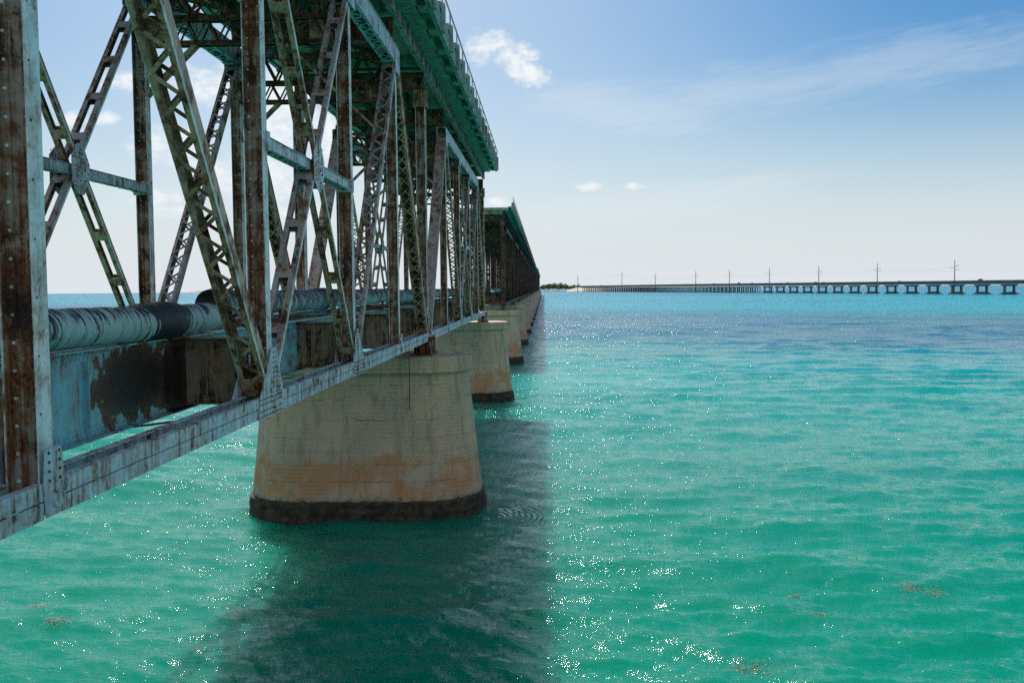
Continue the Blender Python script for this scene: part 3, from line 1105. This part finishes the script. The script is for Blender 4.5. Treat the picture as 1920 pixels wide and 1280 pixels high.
pp = pier_parts()
pier_y = [Y1 + PITCH * k - (PITCH - SPAN) / 2 for k in range(1, 17)]
pier_y += [YL + 57.2 * k - 0.3 for k in range(1, 10)]
G_P = 'concrete piers of the old bridge'
labels = ['massive nearest concrete pier with cracks and an orange stained band', 'second concrete pier, its flat top a thin strip of orange sunlight',
          'third concrete pier, carrying the open end frame past the gap', 'fourth concrete pier, just behind the one under the open end frame']
proto = None
for i, y in enumerate(pier_y):
    if proto is None:
        proto = link('bridge_pier', None, loc=(PX, y, 0))
        for n, mk, mb in pp:
            link(n, mb.mesh(n), M[mk], proto)
        o = proto
    else:
        o = copy_tree(proto)
        o.location.y = y
    tag(o, labels[i] if i < 4 else (ORD[i] + ' concrete pier counting from the nearest one along the receding row' if i < 13 else 'far small concrete pier at the distant end of the receding row'), 'bridge pier', G_P)

# ------------------------------------------------------------------ wrapped pipe on the near stringer
xp = CX + 1.22


def pipe_run(y0, y1, z, r, col, seed):
    rr = random.Random(seed)
    n, st = 22, 0.09
    k = int((y1 - y0) / st)
    mb = MB()
    ph = rr.uniform(0, 6)
    for i in range(k + 1):
        y = y0 + (y1 - y0) * i / k
        w = rr.uniform(-0.004, 0.006)
        rad = r + w + 0.006 * math.sin(y * 9 + ph)
        for (c, wd, am) in col:
            rad += am * math.exp(-((y - c) / wd) ** 4)
        sag = 0.012 * math.sin(y * 0.7)
        for j in range(n):
            t = 2 * math.pi * j / n
            q = rad * (1 + 0.012 * math.sin(3 * t + y * 2.2) + rr.uniform(-0.004, 0.004))
            mb.v.append((q * math.cos(t), y + 0.03 * math.sin(t), z + sag + q * math.sin(t)))
    for i in range(k):
        for j in range(n):
            a = (j + 1) % n
            mb.f.append((i * n + j, i * n + a, (i + 1) * n + a, (i + 1) * n + j))
    mb.f.append(tuple(range(n)))
    mb.f.append(tuple(k * n + i for i in reversed(range(n))))
    return mb


proot = link('wrapped_pipe', None, loc=(xp, 2, 8.32))
tag(proot, 'fat wrapped water pipe with black tarry patches lying on the girder', 'pipe')
for (a, b, z, cols) in ((2.2, 18.2, 8.60, [(15.4, 0.85, 0.045), (15.9, 0.3, 0.02)]), (18.05, 40.0, 8.82, [(18.5, 0.5, 0.03), (27.2, 0.8, 0.04), (39.4, 0.5, 0.04)]),
                        (40.0, 79.2, 8.79, [(40.6, 0.5, 0.04), (51.5, 0.8, 0.04), (63, 0.8, 0.04), (75, 0.8, 0.04)])):
    mb = pipe_run(a, b, z, 0.262, cols, int(a))
    mb.v = [(x, y - 2, zz - 8.32) for x, y, zz in mb.v]
    me = mb.mesh('pipe_section')
    for p in me.polygons:
        p.use_smooth = True
    link('pipe_section', me, M['pipe'], proot)
for yy in (22, 30, 36, 46, 56, 66, 74):
    mb = MB()
    mb.prism([(yy - 2.1, 0.0), (yy - 1.9, 0.0), (yy - 1.9, 0.12), (yy - 2.1, 0.12)], -0.3, 0.3)
    mb.box(-0.30, -0.24, yy - 2.1, yy - 1.9, 0.121, 0.34)
    mb.box(0.24, 0.30, yy - 2.1, yy - 1.9, 0.121, 0.34)
    link('pipe_saddle', mb.mesh('pipe_saddle'), M['shoe'], proot)
p2 = link('wrapped_pipe', None, loc=(xp, 119.2, 8.32))
tag(p2, 'wrapped pipe end sticking out of the brown span beyond the gap', 'pipe')
mb = pipe_run(0, 38, 0.50, 0.262, [(0.5, 0.4, 0.03)], 5)
link('pipe_section', mb.mesh('pipe_section'), M['pipe'], p2)

# loose cable hanging down the nearest pier from its cap
mb = MB()
pts = [Vector((-5.15, 37.5, 6.75)), Vector((-5.15, 37.42, 6.3)), Vector((-5.14, 37.40, 5.5)), Vector((-5.15, 37.38, 4.9)), Vector((-5.15, 37.36, 4.45))]
for a, b in zip(pts, pts[1:]):
    mb.tube(a, b, 0.016, n=6)
o = link('hanging_cable', mb.mesh('hanging_cable'), M['rubber'])
tag(o, 'thin dark cable hanging down the face of the nearest pier', 'cable')


# ------------------------------------------------------------------ far highway bridge
def c2w(xc, Z):
    return Vector((xc * cy - Z * sy, xc * sy + Z * cy, 0))


def hline(Z, off=0.0):
    """centre line of the highway bridge at camera distance Z; off = metres to its far side"""
    xc = 405 - (Z - 781) * 0.2027
    p = c2w(xc, Z)
    d = (c2w(405 - 20.27, 881) - c2w(405, 781)).normalized()
    n = Vector((d.y, -d.x, 0))
    return p + n * off, d, n


hb = link('highway_bridge', None, loc=tuple(hline(700)[0]))
tag(hb, 'long low grey highway bridge on many piers across the right of the horizon', 'bridge')
O = hline(700)[0]
HW = 5.6


def hdeck_mb():
    mb = MB()
    Zs = list(np.linspace(690, 2060, 90))
    def zt(Z):
        return 10.75 + 0.6 * math.exp(-((Z - 1500) / 500) ** 2)
    for a, b in zip(Zs, Zs[1:]):
        pa, d, n = hline(a)
        pb, _, _ = hline(b)
        pa, pb = pa - O, pb - O
        za, zb = zt(a), zt(b)
        def slab(w0, w1, h0, h1):
            mb.hexa([pa + n * w0 + Vector((0, 0, za + h0)), pa + n * w1 + Vector((0, 0, za + h0)), pb + n * w1 + Vector((0, 0, zb + h0)), pb + n * w0 + Vector((0, 0, zb + h0)),
                     pa + n * w0 + Vector((0, 0, za + h1)), pa + n * w1 + Vector((0, 0, za + h1)), pb + n * w1 + Vector((0, 0, zb + h1)), pb + n * w0 + Vector((0, 0, zb + h1))])
        slab(-HW, HW, -0.35, 0.0)
        slab(-HW, -HW + 0.3, 0.003, 0.85)
        slab(HW - 0.3, HW, 0.003, 0.85)
        for w in (-HW + 0.9, -1.2, 1.2, HW - 1.3):
            slab(w, w + 0.45, -2.55, -0.352)
    return mb


link('deck', hdeck_mb().mesh('deck'), M['farconc'], hb)
Z = 700.0
hpm = None
_, d_, n_ = hline(700)
ang = math.atan2(n_.y, n_.x)
hp = MB()
hp.box(-7.3, 7.3, -2.2, 2.2, -1.5, 0.95)
hp.box(-5.7, 5.7, -1.3, 1.3, 0.953, 2.1)
for xx in (-4.3, 4.3):
    hp.box(xx - 0.75, xx + 0.75, -0.8, 0.8, 2.1, 6.75)
hp.prism([(-0.9, 6.75), (0.9, 6.75), (0.9, 8.18), (-0.9, 8.18)], -6.0, 6.0)
for s_ in (-1, 1):
    hp.hexa([(s_ * 6.0, -0.9, 7.0), (s_ * 6.0, 0.9, 7.0), (s_ * 6.0, 0.9, 8.17), (s_ * 6.0, -0.9, 8.17), (s_ * 7.4, -0.9, 7.8), (s_ * 7.4, 0.9, 7.8), (s_ * 7.4, 0.9, 8.17), (s_ * 7.4, -0.9, 8.17)])
hpm = hp.mesh('pier')
hpm.materials.append(M['farconc'])
hq = MB()
hq.box(-6.3, 6.3, -0.6, 0.6, 7.3, 8.19)
for xx in (-5.2, -1.8, 1.8, 5.2):
    hq.tube((xx, 0, -1.5), (xx, 0, 7.3), 0.55, n=8)
hq.box(-5.9, 5.9, -0.5, 0.5, 0.15, 0.9)
hqm = hq.mesh('trestle_bent')
hqm.materials.append(M['farconc'])
while Z < 2040:
    p, d, n = hline(Z)
    nearp = Z < 1235
    o = link('pier' if nearp else 'trestle_bent', hpm if nearp else hqm, None, hb, tuple(p - O))
    o.rotation_euler.z = ang
    Z += 32.4 if nearp else 13.0


# cars on it
def car_mesh(h=1.45, ln=4.5, w=1.8, van=False):
    prof = [(-ln / 2, 0.35), (-ln / 2, 0.85), (-ln / 2 + 0.25, 0.95), (-ln / 2 + (0.35 if van else 0.9), h), (ln * 0.12, h), (ln * 0.27, 0.98), (ln / 2 - 0.1, 0.82), (ln / 2, 0.6), (ln / 2, 0.35)]
    mb = MB()
    mb.prism([(y, z) for y, z in reversed(prof)], -w / 2, w / 2)
    gl, wh = [], []
    top = [(-ln / 2 + 0.55 if van else -ln / 2 + 0.75, 1.0), (-ln / 2 + 0.65 if van else -ln / 2 + 1.05, h - 0.1), (ln * 0.10, h - 0.1), (ln * 0.22, 1.0)]
    for s in (-1, 1):
        a, b = sorted((s * (w / 2 + 0.002), s * (w / 2 + 0.012)))
        g = MB()
        g.prism(list(reversed(top)), a, b)
        gl.append(g)
        for yy in (-ln * 0.3, ln * 0.3):
            k = MB()
            k.tube((s * (w / 2 - 0.2), yy, 0.33), (s * (w / 2 + 0.02), yy, 0.33), 0.33, n=12)
            wh.append(k)
    return mb, gl, wh


cols = [('silver', (0.45, 0.46, 0.47)), ('dark', (0.03, 0.035, 0.04)), ('white', (0.75, 0.75, 0.73)), ('red', (0.35, 0.03, 0.03)), ('black', (0.02, 0.02, 0.02)),
        ('grey', (0.2, 0.2, 0.21)), ('blue', (0.05, 0.1, 0.25))]
cmats = [simple(n + '_car_paint', c, c, 1, 0.3, 0.2, 0) for n, c in cols]


def Z_at(px):
    a = (px - 960) / F_PX
    return (405 + 781 * 0.2027) / (a + 0.2027)


G_C = 'cars crossing the highway bridge'
cars = [(1842, 1, True, 'dark van on the highway bridge nearest the right edge of the photo'), (1691, 0, False, 'silver car on the highway bridge between the two tallest looking power poles'),
        (1549, 2, False, 'white car on the highway bridge, right one of a close pair'), (1533, 4, False, 'black car on the highway bridge, left one of a close pair'),
        (1481, 5, False, 'grey car on the highway bridge just left of the third power pole from the right'), (1414, 3, False, 'small red car on the far half of the highway bridge'),
        (1389, 1, True, 'dark van on the far half of the highway bridge near a pole'), (1342, 6, False, 'small blue car on the far half of the highway bridge'),
        (1130, 2, True, 'white van at the shore end of the highway bridge'), (1114, 5, False, 'grey car at the shore end of the highway bridge')]
for (px, ci, van, lab) in cars:
    Zc = Z_at(px)
    side = -2.6
    p, d, n = hline(Zc, side)
    zt = 10.75 + 0.6 * math.exp(-((Zc - 1500) / 500) ** 2) + 0.01
    b_, g_, w_ = car_mesh(2.0 if van else 1.5, 5.2 if van else 4.6, 1.95, van)
    r = link('car', None, loc=(p.x, p.y, zt))
    r.rotation_euler.z = math.atan2(-d.x, d.y)
    tag(r, lab, 'van' if van else 'car', G_C)
    link('body', b_.mesh('body'), cmats[ci], r)
    for g in g_:
        link('side_window', g.mesh('side_window'), M['glass'], r)
    for g in w_:
        link('wheel', g.mesh('wheel'), M['rubber'], r)

# power poles beyond it
poles = [(883, 30.4), (1004, 30.6), (1120, 30.3), (1241, 31.0), (1360, 31.2), (1479, 31.8), (1653, 31.5), (1831, 38), (2135, 36)]
names = ['tallest power pole, nearest the right edge of the photo', 'second power pole from the right above the highway bridge', 'third power pole from the right above the highway bridge',
         'fourth power pole from the right above the highway bridge', 'fifth power pole from the right above the highway bridge', 'sixth power pole from the right above the highway bridge',
         'seventh power pole from the right above the highway bridge', 'power pole where the highway bridge reaches the shore', 'thin power pole above the trees on the shore']
tips = []
for (Zp, h), lab in zip(poles, names):
    p, d, n = hline(Zp, 13)
    r = link('power_pole', None, loc=(p.x, p.y, -0.5))
    tag(r, lab, 'power pole', 'power poles behind the highway bridge')
    mb = MB()
    mb.tube((0, 0, 0), (0, 0, h + 0.5), 0.62, 0.30, n=8)
    mb.tube((0, 0, 0), (0, 0, 2.0), 1.5, 1.5, n=10)
    link('shaft', mb.mesh('shaft'), M['pole'], r)
    for (zz, s, ln) in ((h - 5.2, 1, 3.6), (h - 6.8, -1, 3.6), (h - 8.6, 1, 3.6), (h - 6.8, 1, 0.6)):
        if ln < 1:
            continue
        mb = MB()
        e = n * (s * ln)
        mb.tube((0, 0, zz), (e.x, e.y, zz + 0.7), 0.16, 0.11, n=6)
        arm = link('cross_arm', mb.mesh('cross_arm'), M['pole'], r)
        mb = MB()
        mb.tube((e.x, e.y, zz + 0.7), (e.x, e.y, zz - 0.3), 0.13, n=6)
        link('insulator', mb.mesh('insulator'), M['farconc'], arm)
    tips.append((p, n, h))
for wi, (s, dz, lab) in enumerate(((1, -5.5, 'highest power cable strung between the poles on their right side'), (-1, -7.1, 'power cable strung on the left arms of the poles'), (1, -8.9, 'lowest power cable strung between the poles'))):
    mb = MB()
    p0 = tips[0][0]
    ext = [(hline(740, 13)[0], tips[0][1], 30.4)] + tips
    for (a, n, ha), (b, _, hb_) in zip(ext, ext[1:]):
        A = a + n * (3.6 * s) + Vector((0, 0, ha + dz))
        B = b + n * (3.6 * s) + Vector((0, 0, hb_ + dz))
        prev = A
        for j in range(1, 13):
            t = j / 12
            q = A.lerp(B, t) - Vector((0, 0, 2.4 * 4 * t * (1 - t)))
            mb.tube(prev - p0, q - p0, 0.035, n=4, cap=False)
            prev = q
    o = link('power_cable', mb.mesh('power_cable'), M['pole'], loc=tuple(p0))
    tag(o, lab, 'power cable', 'power cables behind the highway bridge')


# ------------------------------------------------------------------ far shore
def heap(name, pts, hgt, material, rough=0.25, seed=1, seg=26, rings=7):
    """low mound: pts = centre, half length along u, half width along v, angle"""
    c, a, b, an = pts
    rr = random.Random(seed)
    mb = MB()
    for k in range(rings + 1):
        t = k / rings
        for j in range(seg):
            th = 2 * math.pi * j / seg
            q = 1 - t
            x, y = a * q * math.cos(th), b * q * math.sin(th)
            z = hgt * (math.sin(t * math.pi / 2) ** 0.8) * (1 + rr.uniform(-rough, rough) * (0 < k))
            mb.v.append((x * math.cos(an) - y * math.sin(an), x * math.sin(an) + y * math.cos(an), z - 0.6))
    for k in range(rings):
        for j in range(seg):
            i = (j + 1) % seg
            mb.f.append((k * seg + j, k * seg + i, (k + 1) * seg + i, (k + 1) * seg + j))
    o = link(name, mb.mesh(name), material, loc=tuple(c))
    tag(o, kind='structure')
    return o


def shore(px, Z):
    return c2w((px - 960) / F_PX * Z, Z)


heap('shore', (shore(1040, 2420), 120, 60, 0.05), 3.0, M['rip'], 0.12, 3)
heap('embankment', (shore(1096, 2180), 42, 50, 0.2), 9.8, M['sand'], 0.05, 5)
heap('embankment', (shore(1140, 2240), 70, 30, 0.1), 9.0, M['rip'], 0.05, 6)
heap('island', (shore(372, 5400), 75, 60, 0), 5.5, M['leaf'], 0.5, 9, 40, 5)
heap('island', (shore(338, 5600), 60, 40, 0), 2.6, M['leaf'], 0.4, 10, 40, 5)


def tree_mb(h, r, seed):
    rr = random.Random(seed)
    crown, trunk = MB(), MB()
    trunk.tube((0, 0, 0), (0.3, 0, h * 0.5), 0.35, 0.22, n=7)
    lobes = []
    for k in range(9):
        a = rr.uniform(0, 6.28)
        q = rr.uniform(0.1, 0.75) * r
        lobes.append((q * math.cos(a), q * math.sin(a), h * rr.uniform(0.42, 0.85), r * rr.uniform(0.28, 0.5)))
    for (x, y, z, q) in lobes:
        trunk.tube((0.2, 0, h * 0.35), (x, y, z), 0.16, 0.06, n=5)
        for _ in range(150):
            u = Vector((rr.gauss(0, 1), rr.gauss(0, 1), rr.gauss(0, 1))).normalized() * (q * rr.uniform(0.45, 1.08))
            u.z *= 0.8
            c = Vector((x, y, z)) + u
            a = Vector((rr.gauss(0, 1), rr.gauss(0, 1), rr.gauss(0, 1))).normalized()
            b = a.cross(Vector((rr.gauss(0, 1), rr.gauss(0, 1), rr.gauss(0, 1)))).normalized()
            s = rr.uniform(0.35, 0.75)
            i = len(crown.v)
            crown.v += [tuple(c - a * s), tuple(c + b * s * 0.5), tuple(c + a * s), tuple(c - b * s * 0.5)]
            crown.f.append((i, i + 1, i + 2, i + 3))
    return crown, trunk


tm = []
for s in range(4):
    c, t_ = tree_mb(9.5 + s, 6.0 + s * 0.8, 40 + s)
    cm, tmm = c.mesh('crown'), t_.mesh('trunk')
    cm.materials.append(M['leaf']); tmm.materials.append(M['bark'])
    tm.append((cm, tmm))
rt = random.Random(3)
for i in range(26):
    px = 1016 + i * 2.6 + rt.uniform(-1, 1) if i < 20 else 1070 + (i - 20) * 3.5
    Zt = 2330 + rt.uniform(0, 60)
    p = shore(px, Zt)
    cm, tmm = tm[i % 4]
    big = 1.0 if px < 1058 else 0.75
    zb = 1.5
    r = link('mangrove_tree', None, loc=(p.x, p.y, zb + 0.8))
    s = big * rt.uniform(0.95, 1.6)
    r.scale = (s, s, s)
    lab = 'dense green mangrove tree in the clump where the old bridge meets the shore' if px < 1060 else 'low scrubby tree behind the pale sand bank'
    tag(r, lab, 'tree', 'trees on the far shore' if px < 1060 else 'scrub trees behind the sand bank')
    link('crown', cm, None, r)
    link('trunk', tmm, None, r)

# ------------------------------------------------------------------ sea
H_END = 6700.0
NW = 96
wl = np.exp(rng.uniform(np.log(0.38), np.log(12.0), NW))
main = math.radians(-98)         # travelling roughly towards the camera
th = main + rng.normal(0, 0.48, NW)
amp = 0.0082 * wl ** 0.80 * rng.uniform(0.5, 1.3, NW) / (1 + (wl / 9) ** 2)
kk = 2 * np.pi / wl
kx, ky = kk * np.cos(th), kk * np.sin(th)
ph = rng.uniform(0, 2 * np.pi, NW)


def sea_height(x, y, spacing):
    h = np.zeros_like(x)
    for i in range(NW):
        fade = np.clip((wl[i] / spacing - 2.6) / 2.5, 0, 1)
        if fade.max() <= 0:
            continue
        s = np.sin(kx[i] * x + ky[i] * y + ph[i])
        h += amp[i] * fade * (s + 0.45 * (1 - 2 * (1 - np.abs(s)) ** 2))
    gust = 0.75 + 0.35 * np.sin(x * 0.09 + 1.3 * np.sin(y * 0.05)) * np.sin(y * 0.07 + 0.8)
    h *= gust
    # rings spreading from the corner of the nearest pier
    for (cx_, cy_, a_, lam, dec) in ():
        r = np.hypot(x - cx_, y - cy_)
        fd = np.clip((lam / spacing - 2.4) / 2, 0, 1)
        h += a_ * fd * np.exp(-r / dec) * np.sin(2 * np.pi * r / lam)
    return h


na, nr = 1150, 900
u = np.linspace(-1, 1, na)
angs = np.radians(np.where(np.abs(u) < 0.9, u / 0.9 * 34.0, np.sign(u) * (34 + (np.abs(u) - 0.9) / 0.1 * 146)))
angs = angs + 0.03
angs[0], angs[-1] = -math.pi + 0.03, math.pi + 0.03
rad = np.concatenate([np.geomspace(6.0, 900, nr - 60), np.geomspace(905, H_END, 60)])
A, Rr = np.meshgrid(angs, rad)
Xs = Rr * np.sin(-A)
Ys = Rr * np.cos(A)
dang = np.gradient(angs)
dr = np.gradient(rad)
sp = np.maximum(np.broadcast_to(dang[None, :], A.shape) * Rr * 1.0, np.broadcast_to(dr[:, None], A.shape) * 1.0)
Hs = sea_height(Xs, Ys, sp)
co = np.stack([Xs, Ys, Hs], -1).reshape(-1, 3).astype(np.float32)
i = np.arange(nr - 1)[:, None] * na + np.arange(na - 1)[None, :]
quads = np.stack([i, i + na, i + na + 1, i + 1], -1).reshape(-1, 4)
centre = np.array([[0, 0, 0]], np.float32)
co = np.vstack([co, centre])
ci = len(co) - 1
tri = np.stack([np.full(na - 1, ci), np.arange(na - 1), np.arange(1, na)], -1)
me = bpy.data.meshes.new('sea')
me.vertices.add(len(co))
me.vertices.foreach_set('co', co.ravel())
nq, nt = len(quads), len(tri)
loops = np.concatenate([quads.ravel(), tri.ravel()]).astype(np.int32)
me.loops.add(len(loops))
me.loops.foreach_set('vertex_index', loops)
me.polygons.add(nq + nt)
ls = np.concatenate([np.arange(nq) * 4, nq * 4 + np.arange(nt) * 3]).astype(np.int32)
me.polygons.foreach_set('loop_start', ls)
me.update(calc_edges=True)
me.polygons.foreach_set('use_smooth', np.ones(nq + nt, bool))
me.validate()
if me.polygons[1000].normal.z < 0:
    me.flip_normals()


def sea_mat():
    mt, t, b = mat('turquoise_sea_water')
    p = t.pos()
    x, y, z = t.sep(p)
    big = t.noise(t.scale(p, (0.5, 1, 1)), 0.012, 6, 0.65, 0.3)
    med = t.noise(t.scale(p, (0.45, 1, 1)), 0.06, 7, 0.7)
    lane = t.noise(t.scale(p, (0.22, 1, 1)), 0.014, 8, 0.75, 0.3)
    # pale sand bottom (turquoise), greener near the bridge, a seagrass bed across the middle
    yy = t.math('ADD', y, t.math('MULTIPLY', t.math('SUBTRACT', big, 0.5), 160))
    yy = t.math('ADD', yy, t.math('MULTIPLY', t.math('SUBTRACT', med, 0.5), 60))
    yt = t.math('ADD', yy, t.math('MULTIPLY', x, 0.9))
    c = t.mix(t.ramp(yy, 10, 140), (0.0, 0.150, 0.098), (0.0, 0.222, 0.215))
    c = t.mix(t.ramp(yy, 130, 480), c, (0.001, 0.205, 0.275))
    grass = t.math('MULTIPLY', t.ramp(yt, 118, 215), t.ramp(yt, 520, 300))
    c = t.mix(t.math('MULTIPLY', grass, 0.85), c, (0.002, 0.060, 0.150))
    far = t.ramp(y, 300, 700)
    c = t.mix(t.math('MULTIPLY', far, t.math('MULTIPLY', t.ramp(lane, 0.47, 0.60), 0.8)), c, (0.012, 0.12, 0.24))
    g2 = t.math('MULTIPLY', t.ramp(y, 820, 1000), 0.55)
    c = t.mix(g2, c, (0.02, 0.12, 0.22))
    c = t.mix(t.math('MULTIPLY', t.ramp(med, 0.42, 0.62), 0.35), c, (0.0, 0.12, 0.085))
    t.put(b.inputs['Base Color'], c)
    b.inputs['IOR'].default_value = 1.333
    dist = t.math('SQRT', t.math('ADD', t.math('MULTIPLY', x, x), t.math('MULTIPLY', y, y)))
    t.put(b.inputs['Roughness'], t.mixf(t.ramp(y, 40, 420), 0.05, 0.28))
    t.put(b.inputs['Specular IOR Level'], t.mixf(t.ramp(y, 30, 200), 0.36, 0.11))
    b.subsurface_method = 'BURLEY'
    b.inputs['Subsurface Weight'].default_value = 0.9
    b.inputs['Subsurface Radius'].default_value = (0.2, 1.0, 0.8)
    b.inputs['Subsurface Scale'].default_value = 3.4
    # small ripples below the size of the mesh
    q = t.node('ShaderNodeVectorRotate', rotation_type='Z_AXIS')
    t.put(q.inputs['Vector'], p)
    q.inputs['Angle'].default_value = 0.14
    w = q.outputs[0]
    r1 = t.noise(t.scale(w, (0.4, 1.9, 1)), 2.1, 4, 0.65, 0.6)
    r2 = t.noise(t.scale(w, (0.9, 1.5, 1)), 7.5, 3, 0.6, 0.5)
    r3 = t.noise(t.scale(w, (0.45, 1.5, 1)), 0.6, 5, 0.7, 0.5)
    r4 = t.noise(t.scale(w, (0.5, 1.0, 1)), 0.13, 5, 0.7, 0.4)
    h = t.math('ADD', t.math('MULTIPLY', r1, 0.064), t.math('MULTIPLY', r2, 0.012))
    farw = t.ramp(y, 70, 260)
    h = t.math('ADD', h, t.math('MULTIPLY', t.math('MULTIPLY', r3, farw), 0.20))
    h = t.math('ADD', h, t.math('MULTIPLY', t.math('MULTIPLY', r4, farw), 1.3))
    # rings spreading from the corner of the nearest pier
    rr_ = t.math('SQRT', t.math('ADD', t.math('POWER', t.math('SUBTRACT', x, -2.15), 2.0), t.math('POWER', t.math('SUBTRACT', y, 38.3), 2.0)))
    ring = t.math('MULTIPLY', t.math('SINE', t.math('MULTIPLY', rr_, 27.0)), t.ramp(rr_, 2.6, 1.0))
    h = t.math('ADD', h, t.math('MULTIPLY', ring, 0.028))
    n = t.node('ShaderNodeBump')
    n.inputs['Strength'].default_value = 1.0
    n.inputs['Distance'].default_value = 1.0
    t.put(n.inputs['Height'], h)
    t.l.new(n.outputs[0], b.inputs['Normal'])
    return mt


sea = link('sea', me, sea_mat())
tag(sea, kind='structure')


# ------------------------------------------------------------------ floating weed
def ground_at(px, py):
    d = fwd + R_ * ((px - 960) / F_PX) + U_ * ((640 - py) / F_PX)
    t = -EYE / d.z
    return d.x * t, d.y * t


weeds = [(1728, 1118, 0.62, 'largest floating brown seaweed raft, alone in the water at right'), (1535, 1165, 0.18, 'tiny brown seaweed tuft left of the largest raft'),
         (1410, 1272, 0.55, 'brown seaweed patch at the bottom edge of the photo'), (100, 1185, 0.38, 'brown seaweed clump in the sunlit water at lower left'),
         (70, 1152, 0.30, 'thin brown seaweed wisp above the lower left clump'), (1485, 1128, 0.2, 'small seaweed scrap left of the largest raft and above the tiny tuft')]
for wi, (px, py, r, lab) in enumerate(weeds):
    wx, wy = ground_at(px, py)
    rr = random.Random(wi)
    mb = MB()
    N = int(420 * r)
    cl = [(rr.gauss(0, 0.55) * r, rr.gauss(0, 0.42) * r) for _ in range(6)]
    for _ in range(N):
        a, b_ = rr.choice(cl)
        x = a + rr.gauss(0, 0.26) * r
        y = b_ + rr.gauss(0, 0.3) * r
        z = float(sea_height(np.array([wx + x]), np.array([wy + y]), np.array([0.1]))[0])
        s = rr.uniform(0.015, 0.05)
        an = rr.uniform(0, 6.28)
        i0 = len(mb.v)
        ca, sa = math.cos(an), math.sin(an)
        zz = z + rr.uniform(-0.01, 0.03)
        mb.v += [(x - ca * s, y - sa * s, zz), (x + sa * s * 0.4, y - ca * s * 0.4, zz + 0.008), (x + ca * s, y + sa * s, zz + rr.uniform(-0.01, 0.015)), (x - sa * s * 0.4, y + ca * s * 0.4, zz + 0.004)]
        mb.f.append((i0, i0 + 1, i0 + 2, i0 + 3))
    o = link('seaweed', mb.mesh('seaweed'), M['weed'], loc=(wx, wy, 0))
    tag(o, lab, 'seaweed', 'seaweed patches afloat', 'thing')
